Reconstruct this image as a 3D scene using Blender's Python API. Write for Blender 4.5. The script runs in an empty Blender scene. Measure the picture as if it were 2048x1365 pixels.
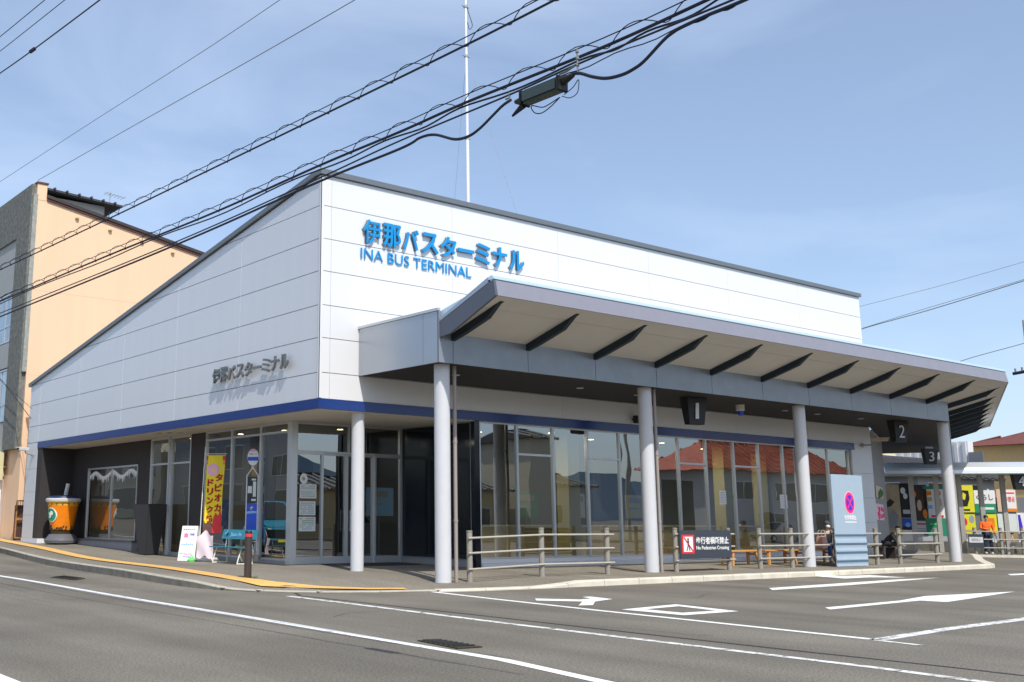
import bpy, math, random
from mathutils import Vector, Matrix
random.seed(7)
SC = bpy.context.scene
COL = SC.collection
R_ = math.radians

# ------------------------------------------------------------------ camera
CAM = Vector((0, 0, 1.25))
F, YAW, PIT, ROL = 2131.894, R_(35.66495), R_(10.98052), R_(0.41042)
PX, PY = 1024 - 299.535, 682.5 - 57.92
_fw = Vector((math.cos(PIT)*math.sin(YAW), math.cos(PIT)*math.cos(YAW), math.sin(PIT)))
_rt = Vector((math.cos(YAW), -math.sin(YAW), 0)); _up = _rt.cross(_fw)
RT = _rt*math.cos(ROL) + _up*math.sin(ROL); UP = _up*math.cos(ROL) - _rt*math.sin(ROL); FW = _fw
cam = bpy.data.cameras.new('camera'); camo = bpy.data.objects.new('camera', cam); COL.objects.link(camo)
camo.matrix_world = Matrix(((RT.x, UP.x, -FW.x, CAM.x), (RT.y, UP.y, -FW.y, CAM.y), (RT.z, UP.z, -FW.z, CAM.z), (0, 0, 0, 1)))
cam.sensor_width = 36; cam.lens = F/2048*36; cam.shift_x = 299.535/2048; cam.shift_y = -57.92/2048
cam.clip_start = 0.1; cam.clip_end = 5000
SC.camera = camo

# survey helpers: a sight line of the photograph met with a real plane
def ray(x, y): return RT*((x-PX)/F) - UP*((y-PY)/F) + FW
def pl(x, y, ax, v):
    d = ray(x, y); return CAM + d*((v-CAM[ax])/d[ax])
def pp(x, y, p, n):
    d = ray(x, y); n = Vector(n); return CAM + d*((Vector(p)-CAM).dot(n)/d.dot(n))

# ------------------------------------------------------------------ materials
MATS = {}
def mat(name, c, rough=.6, metal=0., var=0., scale=3., bump=0., bscale=60., emit=0., spec=.5, streak=False):
    if name in MATS: return MATS[name]
    m = bpy.data.materials.new(name); m.use_nodes = True; nt = m.node_tree; b = nt.nodes['Principled BSDF']
    b.inputs['Base Color'].default_value = (*c, 1); b.inputs['Roughness'].default_value = rough
    b.inputs['Metallic'].default_value = metal; b.inputs['Specular IOR Level'].default_value = spec
    tc = nt.nodes.new('ShaderNodeNewGeometry')
    if var:
        n = nt.nodes.new('ShaderNodeTexNoise'); n.inputs['Scale'].default_value = scale; n.inputs['Detail'].default_value = 6
        mp = nt.nodes.new('ShaderNodeMapping'); nt.links.new(tc.outputs['Position'], mp.inputs[0])
        if streak: mp.inputs['Scale'].default_value = (4, 4, .25)
        nt.links.new(mp.outputs[0], n.inputs['Vector'])
        mr = nt.nodes.new('ShaderNodeMapRange'); mr.inputs[1].default_value = .3; mr.inputs[2].default_value = .7
        mr.inputs[3].default_value = 1-var; mr.inputs[4].default_value = 1+var
        nt.links.new(n.outputs['Fac'], mr.inputs[0])
        mx = nt.nodes.new('ShaderNodeVectorMath'); mx.operation = 'SCALE'; mx.inputs[0].default_value = c
        nt.links.new(mr.outputs[0], mx.inputs['Scale']); nt.links.new(mx.outputs[0], b.inputs['Base Color'])
    if bump:
        n = nt.nodes.new('ShaderNodeTexNoise'); n.inputs['Scale'].default_value = bscale; n.inputs['Detail'].default_value = 4
        nt.links.new(tc.outputs['Position'], n.inputs['Vector'])
        bp = nt.nodes.new('ShaderNodeBump'); bp.inputs['Strength'].default_value = bump; bp.inputs['Distance'].default_value = .02
        nt.links.new(n.outputs['Fac'], bp.inputs['Height']); nt.links.new(bp.outputs[0], b.inputs['Normal'])
    if emit:
        b.inputs['Emission Color'].default_value = (*c, 1); b.inputs['Emission Strength'].default_value = emit
    MATS[name] = m; return m

def glass_mat(name, base=.16, tint=(.62, .70, .72), gain=1.0):
    m = bpy.data.materials.new(name); m.use_nodes = True; nt = m.node_tree; nt.nodes.clear()
    o = nt.nodes.new('ShaderNodeOutputMaterial'); mx = nt.nodes.new('ShaderNodeMixShader')
    t = nt.nodes.new('ShaderNodeBsdfTransparent'); t.inputs[0].default_value = (*tint, 1)
    g = nt.nodes.new('ShaderNodeBsdfGlossy'); g.inputs['Roughness'].default_value = .0; g.inputs[0].default_value = (.93, .97, 1, 1)
    n = nt.nodes.new('ShaderNodeTexNoise'); n.inputs['Scale'].default_value = .8; n.inputs['Detail'].default_value = 1
    geo = nt.nodes.new('ShaderNodeNewGeometry'); nt.links.new(geo.outputs['Position'], n.inputs['Vector'])
    bp = nt.nodes.new('ShaderNodeBump'); bp.inputs['Strength'].default_value = .25; bp.inputs['Distance'].default_value = .012
    nt.links.new(n.outputs['Fac'], bp.inputs['Height']); nt.links.new(bp.outputs[0], g.inputs['Normal'])
    fr = nt.nodes.new('ShaderNodeFresnel'); fr.inputs[0].default_value = 1.6
    ma = nt.nodes.new('ShaderNodeMath'); ma.operation = 'MULTIPLY_ADD'; ma.inputs[1].default_value = gain; ma.inputs[2].default_value = base; ma.use_clamp = True
    nt.links.new(fr.outputs[0], ma.inputs[0]); nt.links.new(ma.outputs[0], mx.inputs[0])
    nt.links.new(t.outputs[0], mx.inputs[1]); nt.links.new(g.outputs[0], mx.inputs[2]); nt.links.new(mx.outputs[0], o.inputs[0])
    MATS[name] = m; return m

def asphalt(name, c, var=.12):
    m = bpy.data.materials.new(name); m.use_nodes = True; nt = m.node_tree; b = nt.nodes['Principled BSDF']
    b.inputs['Roughness'].default_value = .88; b.inputs['Specular IOR Level'].default_value = .25
    geo = nt.nodes.new('ShaderNodeNewGeometry')
    def noise(s, d, lo, hi, a, bb, vec=None):
        n = nt.nodes.new('ShaderNodeTexNoise'); n.inputs['Scale'].default_value = s; n.inputs['Detail'].default_value = d
        if vec:
            mp = nt.nodes.new('ShaderNodeMapping'); mp.inputs['Scale'].default_value = vec
            nt.links.new(geo.outputs['Position'], mp.inputs[0]); nt.links.new(mp.outputs[0], n.inputs['Vector'])
        else: nt.links.new(geo.outputs['Position'], n.inputs['Vector'])
        r = nt.nodes.new('ShaderNodeMapRange'); r.inputs[1].default_value = lo; r.inputs[2].default_value = hi
        r.inputs[3].default_value = a; r.inputs[4].default_value = bb; nt.links.new(n.outputs['Fac'], r.inputs[0]); return r.outputs[0], n
    a, n1 = noise(.35, 5, .35, .65, 1-var, 1+var)
    b2, n2 = noise(38, 4, .3, .7, .58, 1.42)
    c2, n3 = noise(.9, 4, .38, .72, 1.08, .78, (1, .14, 1))
    d2, n4 = noise(75, 2, .64, .74, 1., 2.0)
    def mul(x, y):
        q = nt.nodes.new('ShaderNodeMath'); q.operation = 'MULTIPLY'; nt.links.new(x, q.inputs[0]); nt.links.new(y, q.inputs[1]); return q.outputs[0]
    f = mul(mul(mul(a, b2), c2), d2)
    s = nt.nodes.new('ShaderNodeVectorMath'); s.operation = 'SCALE'; s.inputs[0].default_value = c
    nt.links.new(f, s.inputs['Scale']); nt.links.new(s.outputs[0], b.inputs['Base Color'])
    bp = nt.nodes.new('ShaderNodeBump'); bp.inputs['Strength'].default_value = .35; bp.inputs['Distance'].default_value = .01
    nt.links.new(n2.outputs['Fac'], bp.inputs['Height']); nt.links.new(bp.outputs[0], b.inputs['Normal'])
    MATS[name] = m; return m

def paint_mat(name, c, under, lo=.30, hi=.42, scale=9):
    m = bpy.data.materials.new(name); m.use_nodes = True; nt = m.node_tree; b = nt.nodes['Principled BSDF']
    b.inputs['Roughness'].default_value = .7
    geo = nt.nodes.new('ShaderNodeNewGeometry'); n = nt.nodes.new('ShaderNodeTexNoise'); n.inputs['Scale'].default_value = scale; n.inputs['Detail'].default_value = 8; n.inputs['Roughness'].default_value = .75
    nt.links.new(geo.outputs['Position'], n.inputs['Vector'])
    r = nt.nodes.new('ShaderNodeMapRange'); r.inputs[1].default_value = lo; r.inputs[2].default_value = hi; nt.links.new(n.outputs['Fac'], r.inputs[0])
    mx = nt.nodes.new('ShaderNodeMix'); mx.data_type = 'RGBA'; mx.inputs[6].default_value = (*under, 1); mx.inputs[7].default_value = (*c, 1)
    nt.links.new(r.outputs[0], mx.inputs[0]); nt.links.new(mx.outputs[2], b.inputs['Base Color'])
    MATS[name] = m; return m

ASPH = (.168, .152, .124)
asphalt('asphalt', ASPH); asphalt('walk_asphalt', (.22, .196, .158), .08)
paint_mat('road_paint', (.84, .84, .81), ASPH, .33, .43, 8)
paint_mat('worn_paint', (.74, .74, .71), ASPH, .40, .50, 8)
paint_mat('yellow_tile', (.78, .45, .13), (.52, .34, .16), .3, .5, 5)
mat('kerb', (.42, .39, .32), .85, var=.14, scale=3, bump=.3)
mat('kerb_dark', (.19, .175, .145), .9, var=.25, scale=4, bump=.4)
mat('kerb_pale', (.66, .61, .50), .85, var=.12, scale=2.5, bump=.2)
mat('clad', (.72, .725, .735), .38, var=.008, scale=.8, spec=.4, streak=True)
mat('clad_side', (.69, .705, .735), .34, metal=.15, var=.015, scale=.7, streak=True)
mat('joint', (.38, .39, .41), .7); mat('seam', (.80, .83, .88), .5)
mat('blue', (.010, .037, .19), .22, var=.04)
mat('trim', (.16, .18, .20), .45, metal=.2)
mat('roof', (.2, .22, .24), .5)
mat('soffit', (.62, .60, .56), .8, var=.02)
mat('panel_metal', (.42, .45, .49), .30, metal=.75, var=.03, scale=1.2)
mat('fascia', (.27, .295, .325), .35, metal=.35, var=.06, scale=2.5)
mat('eave', (.26, .26, .31), .45, metal=.1, var=.03)
mat('eave_end', (.09, .105, .14), .45)
mat('flash', (.62, .78, .88), .25, metal=.4)
mat('wing_soffit', (.66, .63, .58), .8, var=.03, scale=1.5)
mat('fin', (.010, .022, .032), .6)
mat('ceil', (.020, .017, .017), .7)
mat('col', (.61, .615, .635), .38, var=.02)
mat('pipe', (.33, .29, .26), .5)
mat('alu', (.60, .62, .63), .38, metal=.6)
mat('alu_dark', (.25, .26, .27), .4, metal=.5)
mat('white_trim', (.72, .73, .75), .5)
mat('brown_wall', (.035, .030, .030), .75, var=.12, scale=14, bump=.25, bscale=30)
mat('navy_panel', (.005, .010, .018), .10, spec=.35)
mat('plinth', (.30, .30, .31), .8, var=.06)
mat('floor_in', (.22, .21, .19), .5); mat('wall_in', (.24, .23, .20), .8); mat('ceil_in', (.10, .10, .10), .8)
mat('wood_in', (.72, .56, .28), .6, var=.1); mat('wood_col', (.74, .64, .26), .6, var=.05); mat('dark_in', (.045, .035, .03), .7)
mat('lamp', (1, .82, .45), emit=6); mat('lamp_white', (1, .95, .85), emit=3)
glass_mat('glass', .24, (.56, .62, .64)); glass_mat('glass_side', .16, (.60, .64, .62)); glass_mat('glass_dark', .05, (.10, .13, .15), .8)
mat('sign_blue', (.003, .255, .58), .35); mat('sign_edge', (.16, .17, .18), .5)
mat('chrome', (.26, .25, .23), .28, metal=.9)
mat('black', (.012, .013, .014), .5); mat('rubber', (.012, .012, .012), .65); mat('cable', (.008, .012, .03), .6)
mat('white', (.85, .85, .84), .6); mat('paper', (.70, .76, .74), .7); mat('grey', (.35, .36, .37), .6); mat('lgrey', (.62, .63, .64), .55)
mat('ink', (.05, .05, .07), .7); mat('ink_grey', (.35, .38, .42), .7)
mat('fence', (.30, .275, .235), .6, var=.08, scale=10); mat('fence_rail', (.42, .39, .33), .6, var=.05, scale=10)
mat('board_navy', (.040, .050, .066), .5); mat('red', (.72, .03, .04), .5); mat('magenta', (.85, .02, .22), .5); mat('purple', (.06, .03, .55), .5)
mat('pink', (.85, .45, .55), .6); mat('pale_pink', (.80, .66, .70), .5)
mat('banner', (.36, .46, .55), .45, var=.03); mat('banner_fold', (.08, .15, .24), .6)
mat('wood_bench', (.60, .30, .09), .55, var=.12, scale=8)
mat('teal', (.02, .22, .29), .4); mat('cream_metal', (.78, .76, .66), .4)
mat('stop_blue', (.010, .085, .62), .35, var=.1, scale=3); mat('stop_light', (.25, .50, .85), .4)
mat('green', (.02, .28, .15), .5); mat('lime', (.15, .65, .15), .5)
mat('yellow', (.88, .68, .02), .6, var=.03); mat('lemon', (.78, .74, .03), .6)
mat('orange', (.88, .24, .006), .35, var=.10, scale=3); mat('cup_dark', (.045, .035, .012), .5); mat('cup_yellow', (.92, .50, .04), .4)
mat('cup_rim', (.62, .62, .58), .35); mat('dark_blue', (.01, .025, .09), .4); mat('foot_grey', (.12, .12, .13), .4)
mat('planter', (.035, .037, .040), .6, var=.05); mat('concrete', (.42, .38, .30), .85, var=.15, scale=6, bump=.3)
mat('peach', (.81, .56, .365), .88, var=.025, scale=.5, streak=True, bump=.12, bscale=8); mat('stone', (.16, .165, .15), .9, var=.3, scale=5, bump=.8, bscale=9)
mat('stone_pale', (.30, .31, .28), .9, var=.2, scale=8, bump=.6, bscale=14); mat('tile_dark', (.045, .045, .05), .6); mat('maroon', (.12, .045, .035), .6)
mat('lilac', (.42, .39, .42), .8, var=.05); mat('panel_grey', (.36, .37, .36), .6, var=.05); mat('win_blue', (.35, .42, .48), .08, metal=.6, var=.2, scale=2)
mat('rust', (.35, .17, .05), .8, var=.3, scale=12); mat('awning', (.60, .56, .33), .7, var=.06)
mat('red_tile', (.44, .095, .045), .65, var=.30, scale=2.2); mat('cream_wall', (.62, .55, .40), .85, var=.03); mat('house_wall', (.50, .50, .48), .85, var=.05); mat('house_grey', (.30, .31, .32), .85, var=.05)
mat('win_dark', (.03, .035, .04), .08); mat('ochre', (.60, .44, .22), .85, var=.04); mat('red_roof', (.16, .05, .04), .7, var=.15, scale=4)
mat('shelter_col', (.36, .34, .31), .6, var=.04); mat('shelter_roof', (.60, .64, .66), .4, metal=.2); mat('shelter_soffit', (.56, .60, .52), .7); mat('shelter_edge', (.75, .80, .84), .3, metal=.3)
mat('skin', (.62, .40, .29), .6); mat('hair', (.02, .016, .014), .6); mat('cloth_black', (.015, .015, .02), .8); mat('cloth_navy', (.02, .03, .07), .8); mat('denim', (.05, .10, .28), .8)
mat('cloth_orange', (.95, .16, .01), .7); mat('beanie', (.06, .08, .11), .9); mat('bag_pink', (.72, .42, .35), .8, var=.1, scale=20); mat('strap', (.38, .34, .26), .7)
mat('van_blue', (.03, .27, .38), .18, spec=.7); mat('hill', (.17, .23, .27), 1.); mat('poster_tan', (.52, .40, .24), .6, var=.2, scale=1.5)
mat('brown_photo', (.05, .03, .02), .5, var=.4, scale=3); mat('mast', (.80, .82, .85), .35, metal=.2); mat('insul', (.22, .22, .20), .4)
mat('dish_green', (.045, .070, .065), .55, var=.1); mat('bronze', (.045, .035, .03), .5); mat('mat_floor', (.03, .03, .032), .95)
mat('poster_peach', (.72, .50, .36), .6); mat('leaf', (.05, .13, .03), .7); mat('gravel', (.22, .21, .19), .9, var=.1)

# ------------------------------------------------------------------ mesh builder
class MB:
    def __init__(s): s.v = []; s.f = []; s.smooth = False
    def add(s, vs, fs):
        o = len(s.v); s.v += [tuple(v) for v in vs]; s.f += [tuple(i+o for i in f) for f in fs]; return s
    def box(s, x0, x1, y0, y1, z0, z1):
        v = [(x, y, z) for x in (x0, x1) for y in (y0, y1) for z in (z0, z1)]
        return s.add(v, [(0, 1, 3, 2), (4, 6, 7, 5), (0, 4, 5, 1), (2, 3, 7, 6), (0, 2, 6, 4), (1, 5, 7, 3)])
    def prism(s, pts, ax, a, b):
        def P(p, t):
            if ax == 0: return (t, p[0], p[1])
            if ax == 1: return (p[0], t, p[1])
            return (p[0], p[1], t)
        n = len(pts)
        return s.add([P(p, a) for p in pts]+[P(p, b) for p in pts],
                     [tuple(range(n))[::-1], tuple(range(n, 2*n))]+[(i, (i+1) % n, n+(i+1) % n, n+i) for i in range(n)])
    def hexa(s, bot, top):
        n = len(bot)
        return s.add(list(bot)+list(top), [tuple(range(n))[::-1], tuple(range(n, 2*n))]+[(i, (i+1) % n, n+(i+1) % n, n+i) for i in range(n)])
    def cone(s, p0, p1, r0, r1=None, n=16, caps=True):
        p0, p1 = Vector(p0), Vector(p1); r1 = r0 if r1 is None else r1; d = (p1-p0).normalized()
        u = d.orthogonal().normalized(); w = d.cross(u); vs = []
        for p, r in ((p0, r0), (p1, r1)):
            for i in range(n):
                a = 2*math.pi*i/n; vs.append(p+u*(r*math.cos(a))+w*(r*math.sin(a)))
        fs = [(i, (i+1) % n, n+(i+1) % n, n+i) for i in range(n)]
        if caps: fs += [tuple(range(n))[::-1], tuple(range(n, 2*n))]
        return s.add(vs, fs)
    def tube(s, pts, r, n=8):
        pts = [Vector(p) for p in pts]; vs = []; u = None
        for i, p in enumerate(pts):
            d = (pts[min(i+1, len(pts)-1)]-pts[max(i-1, 0)]).normalized()
            if u is None: u = d.orthogonal().normalized()
            u = (u-d*u.dot(d)).normalized(); w = d.cross(u); rr = r[i] if isinstance(r, (list, tuple)) else r
            for k in range(n):
                a = 2*math.pi*k/n; vs.append(p+u*(rr*math.cos(a))+w*(rr*math.sin(a)))
        m = len(pts)
        fs = [(i*n+k, i*n+(k+1) % n, (i+1)*n+(k+1) % n, (i+1)*n+k) for i in range(m-1) for k in range(n)]
        fs += [tuple(range(n))[::-1], tuple(range((m-1)*n, m*n))]
        return s.add(vs, fs)
    def lathe(s, prof, c=(0, 0, 0), n=24):
        vs = [(c[0]+r*math.cos(2*math.pi*k/n), c[1]+r*math.sin(2*math.pi*k/n), c[2]+z) for r, z in prof for k in range(n)]
        m = len(prof)
        fs = [(i*n+k, i*n+(k+1) % n, (i+1)*n+(k+1) % n, (i+1)*n+k) for i in range(m-1) for k in range(n)]
        fs += [tuple(range(n))[::-1], tuple(range((m-1)*n, m*n))]
        return s.add(vs, fs)
    def ball(s, c, rx, ry, rz, n=16, m=10):
        vs = []
        for i in range(1, m):
            t = math.pi*i/m
            for k in range(n):
                a = 2*math.pi*k/n; vs.append((c[0]+rx*math.sin(t)*math.cos(a), c[1]+ry*math.sin(t)*math.sin(a), c[2]+rz*math.cos(t)))
        vs += [(c[0], c[1], c[2]+rz), (c[0], c[1], c[2]-rz)]; T = len(vs)-2
        fs = [(i*n+k, (i+1)*n+k, (i+1)*n+(k+1) % n, i*n+(k+1) % n) for i in range(m-2) for k in range(n)]
        fs += [(T, k, (k+1) % n) for k in range(n)]+[(T+1, (m-2)*n+(k+1) % n, (m-2)*n+k) for k in range(n)]
        return s.add(vs, fs)
    def frame(s, rect, w, P, d):           # rectangular frame in local (u,v) mapped by P, extruded by vector d
        u0, v0, u1, v1 = rect; d = Vector(d)
        for a, b, c, e in ((u0, v0, u1, v0+w), (u0, v1-w, u1, v1), (u0, v0+w, u0+w, v1-w), (u1-w, v0+w, u1, v1-w)):
            q = [Vector(P(a, b)), Vector(P(c, b)), Vector(P(c, e)), Vector(P(a, e))]
            s.hexa(q, [x+d for x in q])
        return s
    def build(s, name, m, parent=None, world=True, smooth=None, bevel=0, recalc=True):
        me = bpy.data.meshes.new(name); vs = s.v
        if parent is not None and world:
            L = parent.get('_o'); L = Vector(L) if L else Vector((0, 0, 0)); vs = [tuple(Vector(v)-L) for v in vs]
        me.from_pydata(vs, [], s.f); me.update()
        import bmesh
        bm = bmesh.new(); bm.from_mesh(me); recalc and bmesh.ops.recalc_face_normals(bm, faces=bm.faces)
        if bevel: bmesh.ops.bevel(bm, geom=[e for e in bm.edges if e.calc_face_angle(0) > .6], offset=bevel, segments=2, affect='EDGES')
        bm.to_mesh(me); bm.free()
        if smooth:
            me.polygons.foreach_set('use_smooth', [True]*len(me.polygons))
            me.set_sharp_from_angle(angle=R_(40))
        me.materials.append(MATS[m] if isinstance(m, str) else m)
        o = bpy.data.objects.new(name, me); COL.objects.link(o)
        if parent is not None:
            o.parent = parent
        return o

ROOTS = []
def thing(name, label, cat, loc=(0, 0, 0), rz=0, group=None):
    o = bpy.data.objects.new(name, None); COL.objects.link(o); o.location = loc; o.rotation_euler = (0, 0, rz); o.empty_display_size = .2
    o['label'] = label; o['category'] = cat; o['_o'] = tuple(loc)
    if group: o['group'] = group
    ROOTS.append(o); return o
def tag(o, label, cat, group=None):
    o['label'] = label; o['category'] = cat
    if group: o['group'] = group
    return o
def struct(o): o['kind'] = 'structure'; return o
def dup(root, loc, rz=None, label=None):
    r = root.copy(); COL.objects.link(r); r.location = loc
    if rz is not None: r.rotation_euler = (0, 0, rz)
    if label: r['label'] = label
    for ch in list(root.children):
        c = ch.copy(); COL.objects.link(c); c.parent = r
        for g in list(ch.children):
            d = g.copy(); COL.objects.link(d); d.parent = c
    ROOTS.append(r); return r

def text(body, origin, xd, yd, h=None, width=None, depth=.005, bold=0., mt='ink', parent=None, name='lettering', local=False, font_h=.74, spacing=1.):
    """flat writing as a real extruded mesh: origin = lower-left, xd/yd = directions of the line and of its height"""
    cu = bpy.data.curves.new('tmp', 'FONT'); cu.body = body; cu.extrude = .5; cu.offset = bold; cu.space_character = spacing; cu.resolution_u = 3
    o = bpy.data.objects.new('tmp', cu); COL.objects.link(o); bpy.context.view_layer.update()
    me = bpy.data.meshes.new_from_object(o.evaluated_get(bpy.context.evaluated_depsgraph_get()))
    bpy.data.objects.remove(o); bpy.data.curves.remove(cu)
    xs = [v.co.x for v in me.vertices]; ys = [v.co.y for v in me.vertices]
    x0, x1, y0, y1 = min(xs), max(xs), min(ys), max(ys)
    if h is None: h = (y1-y0)*width/(x1-x0)
    if width is None: width = (x1-x0)*h/(y1-y0)
    xd, yd = Vector(xd).normalized(), Vector(yd).normalized(); nd = xd.cross(yd); O = Vector(origin)
    if parent is not None and not local: O = O-Vector(parent.get('_o', (0, 0, 0)))
    for v in me.vertices:
        c = v.co; v.co = O+xd*((c.x-x0)/(x1-x0)*width)+yd*((c.y-y0)/(y1-y0)*h)+nd*((c.z+.5)*depth)
    me.materials.clear(); me.materials.append(MATS[mt]); me.update()
    ob = bpy.data.objects.new(name, me); COL.objects.link(ob)
    if parent is not None: ob.parent = parent
    return ob

def smooth_path(pts, k=8):
    P = [Vector(p) for p in pts]; P = [P[0]*2-P[1]]+P+[P[-1]*2-P[-2]]; out = []
    for i in range(1, len(P)-2):
        for j in range(k):
            t = j/k; a, b, c, d = P[i-1:i+3]
            out.append(.5*((2*b)+(c-a)*t+(2*a-5*b+4*c-d)*t*t+(3*b-a-3*c+d)*t**3))
    out.append(P[-2]); return out

# ------------------------------------------------------------------ terrain heights
def sst(a, b, x): t = max(0, min(1, (x-a)/(b-a))); return t*t*(3-2*t)
def zroad(x, y):
    z = -.21 + .035*sst(18, 26, y)
    if y > 30: z += .022*(y-30)*sst(28, 38, y) if y < 120 else .022*90
    return z
KERB = [(13.6, 62), (12.4, 44), (11.6, 34), (11.05, 28), (10.75, 24), (10.62, 21.6), (10.72, 20.4), (11.05, 19.4), (11.7, 18.55), (12.6, 17.95), (14.2, 17.45), (16, 17.12), (20, 17.12), (25, 17.12), (30, 17.1), (36, 17.2), (38.4, 17.35), (39.6, 17.9), (42.4, 19.4), (46.2, 21.3), (47.3, 22.0)]
def drop(x, y):    # dropped kerb on the corner
    return .085*sst(9.5, 11., x)*(1-sst(17.2, 18.6, x))*(1-sst(19.6, 21.2, y))
def zwalk(x, y):
    base = zroad(x, y)+.12 + .055*sst(18, 26, y) + .035*sst(19.5, 22, y)*sst(14, 16, x)
    return base-drop(x, y)*(1-sst(18.3, 20.6, y)*1.0 if x > 12 else 1)

def gridmesh(name, x0, x1, nx, y0, y1, ny, zf, m):
    b = MB()
    xs = [x0+(x1-x0)*i/nx for i in range(nx+1)]; ys = [y0+(y1-y0)*j/ny for j in range(ny+1)]
    b.v = [(x, y, zf(x, y)) for y in ys for x in xs]
    b.f = [(j*(nx+1)+i, j*(nx+1)+i+1, (j+1)*(nx+1)+i+1, (j+1)*(nx+1)+i) for j in range(ny) for i in range(nx)]
    return struct(b.build(name, m, smooth=True))
def axis_pts(lo, hi, a, b, fine, coarse):
    r = [lo+(a-lo)*i/coarse for i in range(coarse)]+[a+(b-a)*i/fine for i in range(fine)]+[b+(hi-b)*i/coarse for i in range(coarse+1)]
    return r
def ground():
    b = MB(); xs = axis_pts(-900, 1100, -40, 110, 75, 8); ys = axis_pts(-900, 1200, -30, 125, 124, 8)
    n = len(xs); b.v = [(x, y, zroad(x, y)) for y in ys for x in xs]
    b.f = [(j*n+i, j*n+i+1, (j+1)*n+i+1, (j+1)*n+i) for j in range(len(ys)-1) for i in range(n-1)]
    struct(b.build('road', 'asphalt', smooth=True))
ground()

def offset_poly(line, d):
    out = []
    for i, p in enumerate(line):
        a = Vector(line[max(i-1, 0)]); c = Vector(line[min(i+1, len(line)-1)]); t = (c-a).normalized()
        n = Vector((-t.y, t.x))            # left of travel = building side
        out.append((p[0]+n.x*d, p[1]+n.y*d))
    return out
kfine = [tuple(p)[:2] for p in smooth_path([(x, y, 0) for x, y in KERB], 6)]
def kerb_part(name, m, seg, w=.15):
    b = MB(); A = seg; B = offset_poly(seg, w); n = len(A)
    for (x, y) in A: b.v.append((x, y, zroad(x, y)-.3))
    for (x, y) in A: b.v.append((x, y, zwalk(x, y)-.012))
    A2 = offset_poly(seg, .018)
    for (x, y) in A2: b.v.append((x, y, zwalk(x, y)+.008))
    for (x, y) in B: b.v.append((x, y, zwalk(x, y)+.008))
    for (x, y) in B: b.v.append((x, y, zwalk(x, y)-.2))
    for r in range(4):
        for i in range(n-1): b.f.append((r*n+i, r*n+i+1, (r+1)*n+i+1, (r+1)*n+i))
    return struct(b.build(name, m))
icut = min(range(len(kfine)), key=lambda i: abs(kfine[i][0]-14.6)+abs(kfine[i][1]-17.4))
kerb_part('street_kerb', 'kerb', kfine[:icut+1])
kfb = MB(); kl = offset_poly(kfine[:icut+1], -.004)
for (x, y) in kl: kfb.v += [(x, y, zroad(x, y)-.05), (x, y, zwalk(x, y)-.018)]
kfb.f = [(2*i, 2*i+2, 2*i+3, 2*i+1) for i in range(len(kl)-1)]; struct(kfb.build('kerb_face', 'kerb_dark'))
kerb_part('platform_kerb', 'kerb_pale', kfine[icut:], .30)
kj = MB(); acc = 0
for i in range(1, len(kfine)):
    a, c = Vector(kfine[i-1]), Vector(kfine[i]); L_ = (c-a).length; tdir = (c-a).normalized(); nn_ = Vector((-tdir.y, tdir.x)); q = 0
    while acc+ (L_-q) >= 1.2:
        q += 1.2-acc; acc = 0; p = a+tdir*q; w_ = .145 if i <= icut else .29
        A = [p-tdir*.006-nn_*.002, p+tdir*.006-nn_*.002, p+tdir*.006+nn_*w_, p-tdir*.006+nn_*w_]; zt = zwalk(p.x, p.y)
        kj.hexa([(v.x, v.y, zt-.11) for v in A], [(v.x, v.y, zt+.0105) for v in A])
    acc += L_-q
struct(kj.build('kerb_gap', 'pipe'))
# kerb joints (pale mortar wedges on the dropped part)
wb = MB()
for px in (480, 563, 646, 866):
    k = min(kfine[:icut+1], key=lambda q: abs((Vector((q[0], q[1], 0))-pl(px, 1174, 2, -.15)).length)); 
    wb.box(k[0]-.05, k[0]+.05, k[1]-.012, k[1]+.1, zwalk(*k)+.004, zwalk(*k)+.012)
struct(wb.build('kerb_joint', 'kerb_pale'))
# pavement sheet: from kerb inner line to far inside the building footprint
def walk():
    b = MB(); inner = offset_poly(kfine, .148); n = len(inner); K = 44
    def target(p):
        x, y = p
        if y > 30: return (26., y)
        if x < 12: return (26, 22+ (y-17)*.6)
        if x < 41: return (max(x, 14.)+ (0 if x > 22 else (26-x)*.25), 30)
        return (x-3+8, y+9)
    for k in range(K+1):
        for p in inner:
            t = (k/K)**1.6; q = target(p); x = p[0]+(q[0]-p[0])*t; y = p[1]+(q[1]-p[1])*t
            b.v.append((x, y, zwalk(x, y)))
    for k in range(K):
        for i in range(n-1): b.f.append((k*n+i, k*n+i+1, (k+1)*n+i+1, (k+1)*n+i))
    struct(b.build('pavement', 'walk_asphalt', smooth=True))
walk()

def strip(name, pts, w, m, zf=None, dz=.004, off=0, sub=1):
    """painted line laid on the road; pts = ground points of its middle"""
    zf = zf or zroad
    P = [Vector((p[0], p[1])) for p in pts]; Q = []
    for i in range(len(P)-1):
        k = max(1, int((P[i+1]-P[i]).length/.6))
        Q += [P[i].lerp(P[i+1], j/k) for j in range(k)]
    Q.append(P[-1]); b = MB()
    for i, p in enumerate(Q):
        t = (Q[min(i+1, len(Q)-1)]-Q[max(i-1, 0)]).normalized(); n = Vector((-t.y, t.x)); ww = w[0]+(w[1]-w[0])*i/(len(Q)-1) if isinstance(w, tuple) else w
        for s in (-.5, .5):
            q = p+n*(ww*s+off); b.v.append((q.x, q.y, zf(q.x, q.y)+dz))
    b.f = [(2*i, 2*i+1, 2*i+3, 2*i+2) for i in range(len(Q)-1)]
    return struct(b.build(name, m))
def G(px, py, z=-.21): return pl(px, py, 2, z)
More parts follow.
